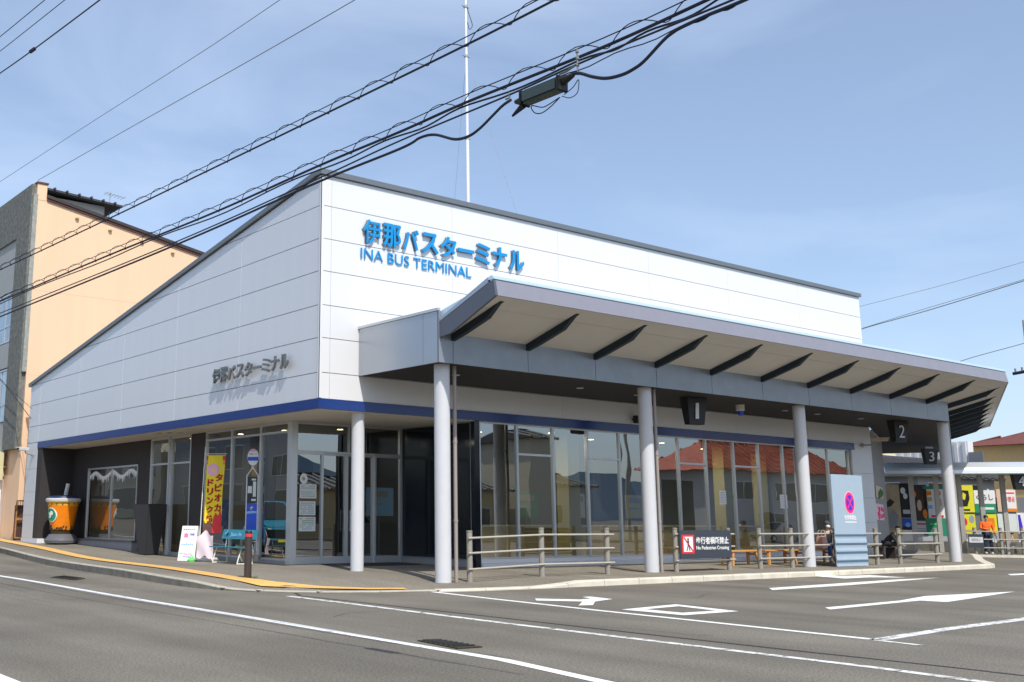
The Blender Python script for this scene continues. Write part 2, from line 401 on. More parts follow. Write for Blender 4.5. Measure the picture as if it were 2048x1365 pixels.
def poly_mark(name, pxs, m='road_paint', dz=.005):
    P = [G(*p) for p in pxs]; b = MB(); b.add([(p.x, p.y, zroad(p.x, p.y)+dz) for p in P], [tuple(range(len(P)))])
    return struct(b.build(name, m))
strip('lane_line', [(8.75, 60), (8.5, 40), (8.42, 27), (8.35, 20), (8.3, 14.7), (8.12, 8.7), (7.7, 6.4), (7.3, 3)], .17, 'road_paint')
strip('lane_line', [(3.35, 30), (3.3, 10.1), (3.2, 3)], .15, 'road_paint')
strip('lane_line', [G(577, 1193), G(700, 1208), G(1000, 1246), G(1400, 1294), G(1750, 1336), G(1960, 1364), (10.8, 4.0)], .15, 'worn_paint')
strip('lane_line', [G(800, 1177), G(1000, 1200), G(1200, 1222), G(1400, 1243), G(1750, 1280)], .15, 'road_paint')
strip('lane_line', [G(1750, 1281), G(1848, 1292)], .11, 'worn_paint')
strip('lane_line', [G(1752, 1281), G(1900, 1258), G(2048, 1239), (22, 8.3)], .20, 'worn_paint')
poly_mark('road_marking', [(1650, 1216), (1800, 1202), (1850, 1193), (2030, 1184), (1935, 1199), (1893, 1205), (1840, 1202), (1660, 1220)])
poly_mark('road_marking', [(1538, 1177), (1700, 1166), (1790, 1160), (1880, 1156), (1800, 1163), (1700, 1171), (1545, 1181)])
poly_mark('road_marking', [(1600, 1148), (1680, 1153), (1740, 1151), (1812, 1156), (1740, 1155.5), (1690, 1158), (1665, 1156), (1605, 1151)])
poly_mark('road_marking', [(2015, 1149), (2060, 1147), (2060, 1150), (2022, 1151.5)])
poly_mark('road_marking', [(1070, 1198), (1160, 1200), (1182, 1198), (1165, 1195), (1180, 1194), (1225, 1199), (1190, 1204), (1186, 1211), (1157, 1212), (1165, 1204), (1073, 1202)])
# hollow diamond
def diamond():
    O = [G(1243, 1220), G(1352, 1209.5), G(1477, 1223.5), G(1368, 1231.5)]; I = [G(1290, 1219.5), G(1358, 1213.5), G(1432, 1222.3), G(1365, 1226.5)]
    b = MB(); b.v = [(p.x, p.y, zroad(p.x, p.y)+.005) for p in O+I]; b.f = [(i, (i+1) % 4, 4+(i+1) % 4, 4+i) for i in range(4)]
    struct(b.build('diamond_marking', 'road_paint'))
diamond()
MATS['tar'] = asphalt('tar', (.045, .044, .043), .1)
strip('tar_seam', [G(581, 1182), G(600, 1192), G(700, 1203), G(1000, 1236), G(1300, 1270), G(1600, 1303), G(1900, 1335), G(2047, 1352)], .07, 'tar', dz=.003)
strip('tar_seam', [G(581, 1182), (11.9, 20.), (11.95, 24)], .05, 'tar', dz=.001)
# tactile paving
strip('tactile_paving', [(14.7, 52), (13.75, 44), (13.0, 35), (12.35, 28.5), (12.0, 24), (11.78, 21.3), (11.9, 19.9), (12.5, 18.9), (13.3, 18.25), (14.0, 17.9)], (.50, .46), 'yellow_tile', zwalk, .022)
# hairline cracks in the asphalt
rng = random.Random(3)
for (x, y, a, L_) in ((9.4, 13.8, .9, 1.8), (17.6, 13.6, .2, 2.4), (12.1, 9.0, 1.5, 1.6), (23.5, 12.6, .4, 3.0), (9.6, 21.0, 1.7, 2.4)):
    pts = []
    for k in range(int(L_/.12)): pts.append((x, y)); a += rng.uniform(-.45, .45); x += .12*math.cos(a); y += .12*math.sin(a)
    strip('road_crack', pts, (.016, .006), 'tar', dz=.003)
# drains in the road
def drain(px, label):
    P = [G(*p) for p in px]; c = sum(P, Vector())/4; z = zroad(c.x, c.y)
    t = thing('drain_cover', label, 'drain cover', (c.x, c.y, z), group='drain covers in the street')
    b = MB(); q = [(p.x, p.y, z+.004) for p in P]; b.hexa(q, [(x, y, zz+.012) for x, y, zz in q]); b.build('frame', 'cup_dark', t)
    g = MB()
    for i in range(7):
        a = (i+.7)/7.8; A = Vector(q[0]).lerp(Vector(q[3]), a); B = Vector(q[1]).lerp(Vector(q[2]), a); A, B = A.lerp(B, .08), A.lerp(B, .92)
        g.cone((A.x, A.y, z+.02), (B.x, B.y, z+.02), .012, n=6)
    g.build('grate', 'black', t)
drain([(835, 1283), (880, 1282), (965, 1296), (915, 1299)], 'dark iron drain grate between the two long white lines')
drain([(101, 1159), (128, 1156), (170, 1161), (150, 1164)], 'small iron drain cover by the left kerb')

# ------------------------------------------------------------------ the terminal
FX, FY = 14.35, 21.78; RX = 39.4; LY = 43.07
T = thing('bus_terminal', 'white bus terminal with sloping roof, blue band and long grey front canopy', 'building', (FX, FY, 0))
ZJ = [4.15, 4.79, 5.66, 6.49, 7.36, 8.2, 9.06]
def ztop(y): return 9.86-(9.86-6.46)*(y-FY)/(LY-FY)
# front cladding panels
g_ = .009
fb = MB(); XJ = [FX, 14.62, 18.64, 22.79, 26.92, 31.05, 35.27, RX]
for i in range(len(ZJ)):
    z0 = ZJ[i]; z1 = (ZJ+[9.86])[i+1]
    for j in range(len(XJ)-1):
        gx = .004
        fb.box(XJ[j]+(gx if j else 0), XJ[j+1]-gx, FY-.04, FY, z0+(g_ if i else 0), z1-g_)
fb.build('front_cladding', 'clad', T)
bb = MB(); bb.box(FX+.06, RX, FY+.004, FY+.12, 3.9, 9.84); bb.build('front_wall', 'joint', T)
# side cladding clipped by roof slope
sb = MB(); YJ = [FY-.04, 25.8, 29.75, 33.8, 37.75, 41.86, LY]
for i in range(len(ZJ)):
    z0 = ZJ[i]+(g_ if i else 0); z1 = (ZJ+[9.86])[i+1]-g_
    for j in range(len(YJ)-1):
        a = YJ[j]+(.012 if j else 0); c = YJ[j+1]-.012
        if ztop(a) <= z0: continue
        ym = LY if ztop(LY) > z0 else FY+(9.86-z0)/((9.86-6.46)/(LY-FY))
        c2 = min(c, ym)
        if c2 <= a: continue
        pts = [(a, z0), (c2, z0)]
        if ztop(c2) >= z1: pts += [(c2, z1), (a, z1)]
        else:
            if c2 < c or ztop(c2) > z0+.001: pts.append((c2, ztop(c2)))
            if ztop(a) > z1:
                yx = FY+(9.86-z1)/((9.86-6.46)/(LY-FY)); pts += [(yx, z1), (a, z1)]
            else: pts.append((a, ztop(a)))
        if len(pts) > 2: sb.prism(pts, 0, FX-.04, FX)
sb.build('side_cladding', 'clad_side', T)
sj = MB(); sj.prism([(FY+.02, 3.9), (LY, 3.9), (LY, ztop(LY)), (FY+.02, ztop(FY)-.02)], 0, FX+.004, FX+.06); sj.build('side_wall', 'joint', T)
ss = MB()
for y in YJ[1:-1]: ss.box(FX-.036, FX+.003, y-.010, y+.010, 4.16, ztop(y)-.02)
ss.build('side_seam', 'seam', T)
ct = MB(); ct.box(FX-.055, FX+.03, FY-.055, FY-.042, 4.16, 9.84); ct.box(FX-.055, FX-.042, FY-.055, FY+.03, 4.16, 9.84); ct.build('corner_trim', 'clad', T)
# blue band
b = MB(); b.box(FX-.055, 38.2, FY-.055, FY-.0, 3.9, 4.142); b.box(FX-.055, FX, FY, 41.85, 3.9, 4.142); b.build('blue_band', 'blue', T)
b = MB(); b.box(38.2, RX, FY-.04, FY, 3.9, 4.142); b.build('band_end', 'clad', T)
# roof trim and roof
b = MB(); b.box(FX-.12, RX+.06, FY-.12, FY+.2, 9.865, 10.0)
b.prism([(FY+.2, ztop(FY)+.0), (FY+.2, ztop(FY)+.135), (LY+.15, ztop(LY)+.115), (LY+.15, ztop(LY)-.02)], 0, FX-.12, FX+.15)
b.build('roof_trim', 'trim', T)
b = MB(); b.prism([(FY+.2, ztop(FY)-.1), (FY+.2, ztop(FY)+.06), (LY, ztop(LY)+.06), (LY, ztop(LY)-.1)], 0, FX+.15, RX); b.build('roof', 'roof', T)
b = MB(); b.prism([(FY+.13, 0), (LY, .3), (LY, ztop(LY)-.12), (FY+.13, ztop(FY)-.12)], 0, RX-.1, RX-.002); b.box(FX+.07, RX-.1, LY-.2, LY, .3, ztop(LY)-.13); b.build('rear_wall', 'clad', T)
# soffit (L-shaped recess ceiling)
b = MB(); b.prism([(FX+.0, FY), (19.42, FY), (19.42, 25.1), (15.7, 25.1), (15.7, 41.3), (FX, 41.3)], 2, 3.885, 3.9-.002); b.build('soffit', 'soffit', T)
# end pillar (street side, far end)
zl = .30
b = MB()
for z0, z1 in ((.42, 1.3), (1.3, 2.2), (2.2, 3.1), (3.1, 4.12)): b.box(FX-.04, 15.0, 41.85, LY, z0+.01, z1-.0)
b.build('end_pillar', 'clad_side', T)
b = MB(); b.box(FX-.02, 15.0, 41.87, LY-.02, zl-.1, 4.15); b.build('pillar_core', 'joint', T)
b = MB(); b.box(FX-.06, 15.1, 41.2, LY, -.1, .42); b.build('pillar_base', 'white_trim', T)
b = MB(); b.box(FX-.03, 15.75, 41.30, 41.84, .43, 3.884); b.build('return_wall', 'brown_wall', T)
# brown street wall with opening for the shop window
SX = 15.62
b = MB(); b.box(SX, SX+.15, 39.72, 41.3, .1, 3.884); b.box(SX, SX+.15, 35.12, 39.72, 3.07, 3.884); b.box(SX, SX+.15, 35.12, 39.72, .1, .40)
b.box(SX, SX+.15, 34.05, 35.12, 0, 3.884); b.build('brown_wall', 'brown_wall', T); b = MB(); b.box(SX-.0, SX+.18, 30.15, 31.1, 0, 3.884); b.build('brown_pier', 'brown_wall', T)
b = MB()
for y0, y1 in ((34.9, 36.9), (36.9, 38.6), (38.6, 40.3)): b.box(SX-.22, SX-.002, y0+.01, y1, -.1, .40)
b.build('plinth', 'plinth', T); b = MB(); b.box(SX-.25, SX, 34.88, 40.32, .402, .455); b.build('plinth_cap', 'foot_grey', T)

def window(u0, u1, z0, z1, plane, at, fw=.05, gm='glass', transom=None, mull=(), name='window', fm='alu', depth=.10, handle=None, bot=None):
    """plane 'y': runs along x at y=at; plane 'x': runs along y at x=at."""
    def P(u, z, o=0.): return (u, at+o, z) if plane == 'y' else (at+o, u, z)
    f = MB(); d = (0, depth, 0) if plane == 'y' else (depth, 0, 0)
    f.frame((u0, z0, u1, z1), fw, lambda a, c: P(a, c), d)
    def bar(a, c, e, h):
        q = [Vector(P(a, e, .003)), Vector(P(c, e, .003)), Vector(P(c, h, .003)), Vector(P(a, h, .003))]; f.hexa(q, [x+Vector(d)*.92 for x in q])
    if transom:
        for tz in transom: bar(u0+fw, u1-fw, tz-.03, tz+.03)
    for mu in mull: bar(mu-.025, mu+.025, z0+fw, z1-fw)
    if bot: bar(u0+fw, u1-fw, z0+fw*.5, z0+bot)
    w = f.build(name, fm, T)
    gl = MB(); q = [P(u0+fw*.5, z0+fw*.5, depth*.45), P(u1-fw*.5, z0+fw*.5, depth*.45), P(u1-fw*.5, z1-fw*.5, depth*.45), P(u0+fw*.5, z1-fw*.5, depth*.45)]
    jt = [random.uniform(-.003, .003) for _ in range(3)]; jt.append(jt[0]+jt[2]-jt[1]); ds = Vector((0, 1, 0) if plane == 'y' else (1, 0, 0)); gl.add([Vector(a_)+ds*j_ for a_, j_ in zip(q, jt)], [(0, 1, 2, 3) if plane == 'y' else (3, 2, 1, 0)])
    p = gl.build('pane', gm, T, recalc=False); p.parent = w
    return w
mx = [19.63, 21.05, 22.47, 23.9, 25.3, 26.88, 28.09, 29.49, 30.96, 32.35, 33.77, 35.2, 36.56, 38.0]
TR = {1, 3, 6, 8}
for i in range(len(mx)-1): window(mx[i]+.002, mx[i+1]-.002, .22, 3.895, 'y', FY+.05, fw=.036, transom=[3.06] if i in TR else None)
b = MB(); b.box(19.6, 38.0, FY-.04, FY+.15, -.12, .10); b.box(19.6, 38.0, FY+.0, FY+.15, .105, .215); b.build('window_plinth', 'white_trim', T)
b = MB()
for z0, z1 in ((.35, 1.25), (1.25, 2.15), (2.15, 3.05), (3.05, 3.9)): b.box(38.02, RX, FY-.04, FY+.1, z0+.008, z1)
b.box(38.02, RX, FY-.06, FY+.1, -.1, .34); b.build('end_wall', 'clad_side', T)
# entrance (set back)
EY = 25.03
b = MB(); b.box(SX-.06, SX+.14, EY-.08, EY+.14, .0, 3.884); b.build('corner_post', 'alu', T)
window(SX+.14, 19.42, 3.05, 3.884, 'y', EY, fw=.055, mull=(17.55,), name='transom_window')
window(SX+.14, 16.66, .02, 3.05, 'y', EY, fw=.05, name='window', bot=.2)
dr = window(16.66, 17.5, .03, 3.05, 'y', EY+.05, fw=.055, name='sliding_door', bot=.19)
dr2 = window(17.5, 18.46, .03, 3.05, 'y', EY+.05, fw=.055, name='sliding_door', bot=.19)
for d_, xx in ((dr, 17.40), (dr2, 17.60)):
    h = MB(); h.cone((xx, EY+.0, .9), (xx, EY+.0, 1.5), .015, n=8); h.box(xx-.01, xx+.01, EY, EY+.06, .95, .97); h.box(xx-.01, xx+.01, EY, EY+.06, 1.43, 1.45); o = h.build('handle', 'alu', T); o.parent = d_
window(18.46, 19.42, .02, 3.05, 'y', EY, fw=.05, name='window', bot=.2)
# dark glass flank of the recess and corner
window(FY+.18, EY, .18, 3.884, 'x', 19.42, fw=.03, gm='navy_panel', name='dark_panel', fm='alu_dark', mull=(23.35,))
b = MB(); b.box(19.40, 19.56, FY+.14, EY, -.05, .175); b.build('flank_base', 'plinth', T)
b = MB(); b.box(19.42, 19.60, FY+.02, FY+.17, -.05, 3.884); b.build('flank_corner', 'navy_panel', T)
# street-side glazing
for y0, y1, tr in ((25.2, 26.74, None), (26.74, 28.45, None), (28.45, 30.13, None)):
    window(y0, y1, .12, 3.884, 'x', SX, fw=.05, gm='glass_side', transom=[3.62])
window(31.12, 32.6, .04, 3.884, 'x', SX, fw=.07, gm='glass_side', name='sliding_door', transom=[3.0], bot=.12)
window(32.6, 34.03, .04, 3.884, 'x', SX-.06, fw=.07, gm='glass_side', name='sliding_door', transom=[3.0], bot=.12)
window(35.12, 39.72, .44, 3.07, 'x', SX-.03, fw=.06, gm='glass_side', mull=(37.42,))
b = MB(); b.box(SX-.05, SX+.1, 25.17, 30.15, -.05, .12); b.build('sill', 'plinth', T)
# shop-window lace trim
b = MB(); n = 30
for i in range(n):
    y = 35.25+4.3*(i+.5)/n; h = .10+.08*math.sin(i*1.9)+.05*random.random(); zb = 2.72+.10*math.sin(i*.55)
    b.prism([(y-.075, zb+.12), (y+.075, zb+.12), (y+.05, zb), (y, zb-h), (y-.05, zb)], 0, SX+.002, SX+.009)
b.build('window_sticker', 'white', T)
# interior
b = MB(); b.box(SX+.1, RX-.1, EY+.1, 42.5, -.08, .03); b.box(19.6, RX-.1, FY+.16, EY+.1, -.08, .03); b.build('indoor_floor', 'floor_in', T)
b = MB(); b.box(SX+.1, RX-.1, EY+.1, 42.5, 3.9, 3.96); b.box(19.6, RX-.1, FY+.16, EY+.1, 3.9, 3.96); b.build('indoor_ceiling', 'ceil_in', T)
b = MB(); b.box(22, RX-.2, 31.5, 31.7, .03, 3.9); b.box(19, 19.15, 30.2, 42, .03, 3.9); b.box(22, 22.2, 31.7, 42, .03, 3.9); b.build('indoor_wall', 'wall_in', T)
for x, y, w, m in ((21.1, 24.2, .35, 'dark_in'), (24.9, 23.6, .5, 'wood_col'), (32.6, 23.5, .45, 'wood_col'), (29.3, 26.6, .4, 'dark_in'), (37.0, 25.0, .4, 'wood_col'), (17.6, 29.5, .3, 'dark_in')):
    b = MB(); b.box(x-w/2, x+w/2, y-w/2, y+w/2, .03, 3.9); b.build('indoor_pillar', m, T)
for i, (x, y) in enumerate(((20.6, 23.6), (22.1, 24.6), (24.0, 23.4), (18.3, 26.6), (27, 24.5), (17.2, 28), (16.9, 30.2), (16.6, 33), (30, 24), (33.6, 25))):
    b = MB(); b.cone((x, y, 3.885), (x, y, 3.9), .09, n=12); b.build('downlight', 'lamp', T)
# canopy --------------------------------------------------------
CX0, CY = 15.50, 18.60
P1 = (39.0, 18.60); D = Vector((.9, .436)).normalized(); N = Vector((D.y, -D.x)); P2 = (P1[0]+D.x*19.2, P1[1]+D.y*19.2)
def offs(o, x0=CX0+.06):
    # outward offset of the fascia line with a mitre at the bend
    n1 = Vector((0, -1)); mit = (n1+N).normalized(); k = 1/mit.dot(n1)
    return [Vector((x0, CY-o)), Vector(P1)+mit*(o*k), Vector(P2)+N*o]
C = T
def sweep(name, prof, m, x0=CX0+.06, a=0, bnd=3):
    b = MB(); n = len(prof); pr = [offs(o, x0) for o, z in prof]
    for s in range(a, bnd):
        for k, (o, z) in enumerate(prof): b.v.append((pr[k][s].x, pr[k][s].y, z))
    L = bnd-a
    for s in range(L-1):
        for k in range(n): b.f.append((s*n+k, s*n+(k+1) % n, (s+1)*n+(k+1) % n, (s+1)*n+k))
    b.f += [tuple(range(n)), tuple(range((L-1)*n, L*n))]
    return b.build(name, m, T)
back = [(P2[0]-N.x*4.2, P2[1]-N.y*4.2), (46.3, 25.0), (RX, FY-.05), (CX0, FY-.05)]
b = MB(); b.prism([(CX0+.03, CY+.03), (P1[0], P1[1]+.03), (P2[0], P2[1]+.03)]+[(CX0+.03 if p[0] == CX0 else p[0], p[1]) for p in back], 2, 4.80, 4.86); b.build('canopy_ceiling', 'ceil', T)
b = MB(); b.prism([(CX0+.03, CY+.03), (P1[0], P1[1]+.03), (P2[0], P2[1]+.03)]+[(CX0+.03 if p[0] == CX0 else p[0], p[1]) for p in back], 2, 5.6, 5.99); b.build('canopy_roof', 'flash', T)
b = MB(); b.box(CX0, CX0+.03, CY, FY-.045, 4.785, 5.98)
b.build('canopy_side_panel', 'panel_metal', T)
b = MB(); b.box(CX0-.03, CX0+.06, CY-.02, FY-.045, 5.985, 6.05); b.build('side_panel_cap', 'alu', T)
b = MB(); b.box(CX0-.004, CX0+.0, CY+.55, CY+.555, 4.8, 5.98); b.build('panel_joint', 'alu_dark', T)
# fascia panels
fj = [CX0, 15.93]+[15.93+2.4*k for k in range(1, 10)]+[39.0]
b = MB()
for i in range(len(fj)-1): b.box(fj[i]+(.008 if i else .0), fj[i+1]-.008, CY-.02, CY+.02, 4.785, 5.56 if i else 5.98)
nr = 8
def seg3(t0, t1, o0, o1, z0, z1):
    a = Vector(P1)+D*t0; c = Vector(P1)+D*t1
    q = [a+N*o0, c+N*o0, c+N*o1, a+N*o1]; return [(p.x, p.y, z0) for p in q], [(p.x, p.y, z1) for p in q]
for k in range(nr): b.hexa(*seg3(2.4*k+.01, 2.4*k+2.39, -.02, .02, 4.785, 5.56))
b.build('canopy_fascia', 'fascia', T)
b = MB(); b.box(CX0+.035, 39, CY+.022, CY+.028, 4.80, 5.6); b.hexa(*seg3(0, 19.2, -.028, -.022, 4.8, 5.6)); b.build('fascia_backing', 'black', T)
sweep('canopy_soffit', [(.022, 5.47), (1.32, 5.87), (1.32, 5.91), (.022, 5.51)], 'wing_soffit', CX0+.09)
sweep('canopy_soffit', [(1.335, 5.875), (1.88, 6.04), (1.88, 6.08), (1.335, 5.915)], 'wing_soffit', CX0+.09)
sweep('canopy_wing_roof', [(.02, 5.6), (1.8, 6.36), (1.8, 6.40), (.02, 6.0)], 'flash', CX0+.09)
sweep('eave', [(1.885, 6.035), (1.925, 6.035), (1.855, 6.40), (1.81, 6.40)], 'eave', CX0+.09)
sweep('eave_flashing', [(1.70, 6.405), (1.875, 6.405), (1.875, 6.43), (1.80, 6.50), (1.5, 6.40)], 'flash', CX0+.02)
b = MB(); b.prism([(CY-.02, 5.72), (CY-1.86, 6.40), (CY-1.925, 6.03), (CY-.38, 5.40), (CY-.02, 5.36)], 0, CX0+.02, CX0+.085); b.build('eave_end_plate', 'eave_end', T)
b = MB(); b.prism([(CY-.02, 5.725), (CY-.02, 5.80), (CY-1.69, 6.47), (CY-1.69, 6.345)], 0, CX0+.015, CX0+.09); b.build('end_plate_cap', 'panel_metal', T)
b = MB()
for i in range(1, len(fj)-1):
    x = fj[i]; o = MB(); o.prism([(CY-.022, 5.468), (CY-.022, 5.31), (CY-.45, 5.42), (CY-1.25, 5.67), (CY-1.62, 5.96), (CY-1.70, 5.983)], 0, x-.06, x+.06); o.build('fin', 'fin', T)
for k in range(1, nr+1):
    t = 2.3*k-.9 if k > 0 else 0; o = MB(); prof = [(.022, 5.468), (.022, 5.30), (.45, 5.42), (1.25, 5.67), (1.62, 5.96), (1.70, 5.983)]
    if k == 1: t = .55
    A = []; B = []
    for of, z in prof:
        p = Vector(P1)+D*t+N*of; A.append((p.x-D.x*.06, p.y-D.y*.06, z)); B.append((p.x+D.x*.06, p.y+D.y*.06, z))
    o.hexa(A, B); o.build('fin', 'fin', T)
# columns + pipes
cz = -.15
cols = [(pl(886.5, 1150, 1, 18.98).x, 18.98, 4.8), (pl(1304, 1140, 1, 18.98).x, 18.98, 4.8), (pl(1619, 1130, 1, 18.98).x, 18.98, 4.8), (pl(1911, 1120, 1, 18.98).x, 18.98, 4.8)]
for x, y, z in cols:
    b = MB(); b.cone((x, y, cz), (x, y, z), .185, n=32); b.build('column', 'col', T, smooth=True); b = MB(); zc = zwalk(x, y); b.lathe([(.20, zc-.05), (.20, zc+.012), (.187, zc+.016)], (x, y, 0), 32); b.build('column_collar', 'fence', T)
b = MB(); b.cone((15.72, 22.05, cz), (15.72, 22.05, 3.885), .165, n=32); b.build('column', 'col', T, smooth=True)
for x, y, z in (cols[0], cols[1], cols[3]):
    b = MB(); b.cone((x+.36, y-.03, cz), (x+.36, y-.03, 4.8), .045, n=12)
    for zz in (1.2, 3.0): b.cone((x+.36, y-.03, zz), (x+.36, y-.03, zz+.05), .055, n=12)
    b.build('drainpipe', 'pipe', T, smooth=True)
for p in ((912, 751), (1160, 777), (1275, 791), (1570, 822), (1635, 829), (1722, 838)):
    q = pl(*p, 2, 4.79); b = MB(); b.cone((q.x, q.y, 4.785), (q.x, q.y, 4.799), .10, n=16); b.build('canopy_downlight', 'lgrey', T)
for p in ((318, 867), (340, 866), (360, 866)):
    q = pl(*p, 2, 3.88); b = MB(); b.cone((q.x, q.y, 3.872), (q.x, q.y, 3.884), .09, n=16); b.build('soffit_downlight', 'alu_dark', T)
# annex wall running back along the bend
A0 = Vector((RX, FY+.06)); A1 = Vector((46.3, 25.05)); b = MB(); dn = (A1-A0).normalized(); nn = Vector((-dn.y, dn.x))
q = [A0, A1, A1+nn*4, A0+nn*4]; b.hexa([(p.x, p.y, -.1) for p in q], [(p.x, p.y, 4.79) for p in q]); b.build('annex_wall', 'plinth', T)
# white downpipe box & mat at entrance
b = MB(); b.box(16.4, 19.0, 23.6, 24.8, .0, .012); o = struct(b.build('entrance_mat', 'mat_floor'))
for v in o.data.vertices: v.co.z = zwalk(v.co.x, v.co.y)+(.014 if v.co.z > .006 else .004)

# lettering signs ------------------------------------------------
s = thing('letter_sign', 'large blue raised Japanese characters on the sunlit front wall', 'sign', (15.55, FY-.06, 8.25))
str1 = '伊那バスターミナル'; x0 = 15.56; pitch = (21.36-15.56)/9
def big_letters(root, y, x_at, z0, h, mt, face, depth, so):
    for i, ch in enumerate(str1):
        w = pitch*.90
        hh = h; zz = z0
        if ch == 'ー': hh = h*.17; zz = z0+h*.42
        if ch in 'ミナルスタ': hh = h*.92
        o = text(ch, (x0+i*pitch, y, zz), (1, 0, 0), (0, 0, 1), h=hh, width=w, depth=depth, bold=.03, mt=mt, parent=root, name='character')
for i, ch in enumerate(str1):
    w = pitch*(.84 if ch in 'バミナ' else .9); hh = .64; zz = 8.26
    if ch == 'ー': hh = .10; zz = 8.52
    elif ch in 'ミナルスタバ': hh = .58; zz = 8.29
    c = text(ch, (x0+i*pitch, FY-.115, zz), (1, 0, 0), (0, 0, 1), h=hh, width=w, depth=.03, bold=.012 if ch == '伊' else .020, mt='sign_blue', parent=s, name='character')
    e = text(ch, (x0+i*pitch, FY-.055, zz), (1, 0, 0), (0, 0, 1), h=hh, width=w, depth=-.058, bold=.011 if ch == '伊' else .019, mt='sign_edge', parent=s, name='character_side')
    # put the sides behind the face
    e.parent = c
s2 = thing('letter_sign', 'slim blue Latin capitals under the big blue Japanese characters', 'sign', (15.52, FY-.045, 7.85))
text('INA BUS TERMINAL', (15.52, FY-.062, 7.84), (1, 0, 0), (0, 0, 1), h=.285, width=3.78, depth=.02, bold=0., mt='sign_blue', parent=s2)
s3 = thing('letter_sign', 'small silver Japanese characters on the shaded street-side wall', 'sign', (FX-.05, 25, 5.0))
yp = (27.08-22.94)/9
for i, ch in enumerate(str1):
    hh = .42; zz = 5.0
    if ch == 'ー': hh = .07; zz = 5.17
    elif ch in 'ミナルスタバ': hh = .38; zz = 5.02
    text(ch, (FX-.13, 27.08-i*yp, zz), (0, -1, 0), (0, 0, 1), h=hh, width=yp*.88, depth=.05, bold=.03, mt='chrome', parent=s3, name='character')

# platform number signs
def number_sign(n, loc, rz, label, sc=1.):
    t = thing('platform_sign', label, 'platform sign', loc, rz, 'black hanging platform number signs')
    b = MB(); b.hexa([(-.27, -.11, -.78), (.27, -.11, -.78), (.27, .11, -.78), (-.27, .11, -.78)], [(-.36, -.17, 0), (.36, -.17, 0), (.36, .17, 0), (-.36, .17, 0)])
    b.build('housing', 'black', t, world=False)
    b = MB(); b.box(-.2, .2, -.02, .02, .0, .1); b.build('hanger', 'alu_dark', t, world=False)
    yb = lambda z: -.17+(-z)/.78*.06
    o = text(n, (-.14 if n != '1' else -.08, -.14-.006, -.62), (1, 0, 0), (0, 0, 1), h=.46, width=.27 if n != '1' else .12, depth=.012, bold=.0, mt='lgrey', parent=t, local=True)
    for v in o.data.vertices: v.co.y += (yb(v.co.z)-yb(-.39)) - .012
    t.scale = (sc, sc, sc); return t
p = pl(1388, 826, 1, 19.6); number_sign('1', (p.x, 19.6, 4.79), R_(-12), 'black hanging sign with pale number 1 under the canopy')
p = pl(1797, 866, 1, 19.7); number_sign('2', (p.x, 19.7, 4.79), R_(-14), 'black hanging sign with pale number 2 near the right end of the canopy', .95)
q = pp(1860, 918, (46, 23, 4), (FW.x, FW.y, 0)); number_sign('3', (q.x, q.y, q.z+.42), R_(-30), 'black hanging sign with pale number 3 beyond the rightmost white column', .85)
# beacon lamp, cameras
q = pl(1480, 812, 1, 19.9); t = thing('beacon_lamp', 'small cream ceiling lamp with blue bulb under the canopy', 'lamp', (q.x, q.y, 4.79))
b = MB(); b.lathe([(.13, 0), (.13, -.17), (.09, -.19)], (q.x, q.y, 4.79)); b.build('lamp_base', 'cream_metal', t, smooth=True)
b = MB(); b.lathe([(.08, -.19), (.085, -.27), (.05, -.33), (.01, -.34)], (q.x, q.y, 4.79)); b.build('lamp_bulb', 'stop_blue', t, smooth=True)
def seccam(c, rz, label, s=1., m='white'):
    t = thing('security_camera', label, 'camera', c, rz, None)
    b = MB(); b.hexa([(-.06, -.32, -.05), (.06, -.32, -.05), (.06, .12, -.05), (-.06, .12, -.05)], [(-.07, -.36, .06), (.07, -.36, .06), (.07, .14, .06), (-.07, .14, .06)]); b.build('body', m, t, world=False, bevel=.01)
    b = MB(); b.cone((0, -.325, 0), (0, -.36, 0), .04, n=14); b.build('lens', 'black', t, world=False)
    b = MB(); b.tube([(0, 0, -.05), (0, .05, -.14), (0, .28, -.16), (0, .36, -.16)], .022); b.cone((0, .36, -.16), (0, .39, -.16), .07, n=14); b.build('bracket', 'grey', t, world=False)
    t.scale = (s, s, s); return t
q = pl(1750, 880, 1, 21.3); seccam((q.x, 21.25, q.z), R_(25), 'pale box camera on the white wall beside number 2', 1.25, 'cream_wall')
seccam((FX-.45, 42.1, 3.85), R_(-60), 'white box camera on the far left end of the terminal', 1.15)
q = pl(1277, 838, 1, 21.5); t = thing('speaker', 'tiny black speaker on the wall behind the second front column', 'speaker', (q.x, 21.6, q.z))
b = MB(); b.box(q.x-.09, q.x+.09, 21.5, 21.65, q.z-.13, q.z+.1); b.build('cabinet', 'black', t, bevel=.015); b = MB(); b.box(q.x-.02, q.x+.02, 21.65, 21.74, q.z-.03, q.z+.02); b.build('bracket', 'black', t)

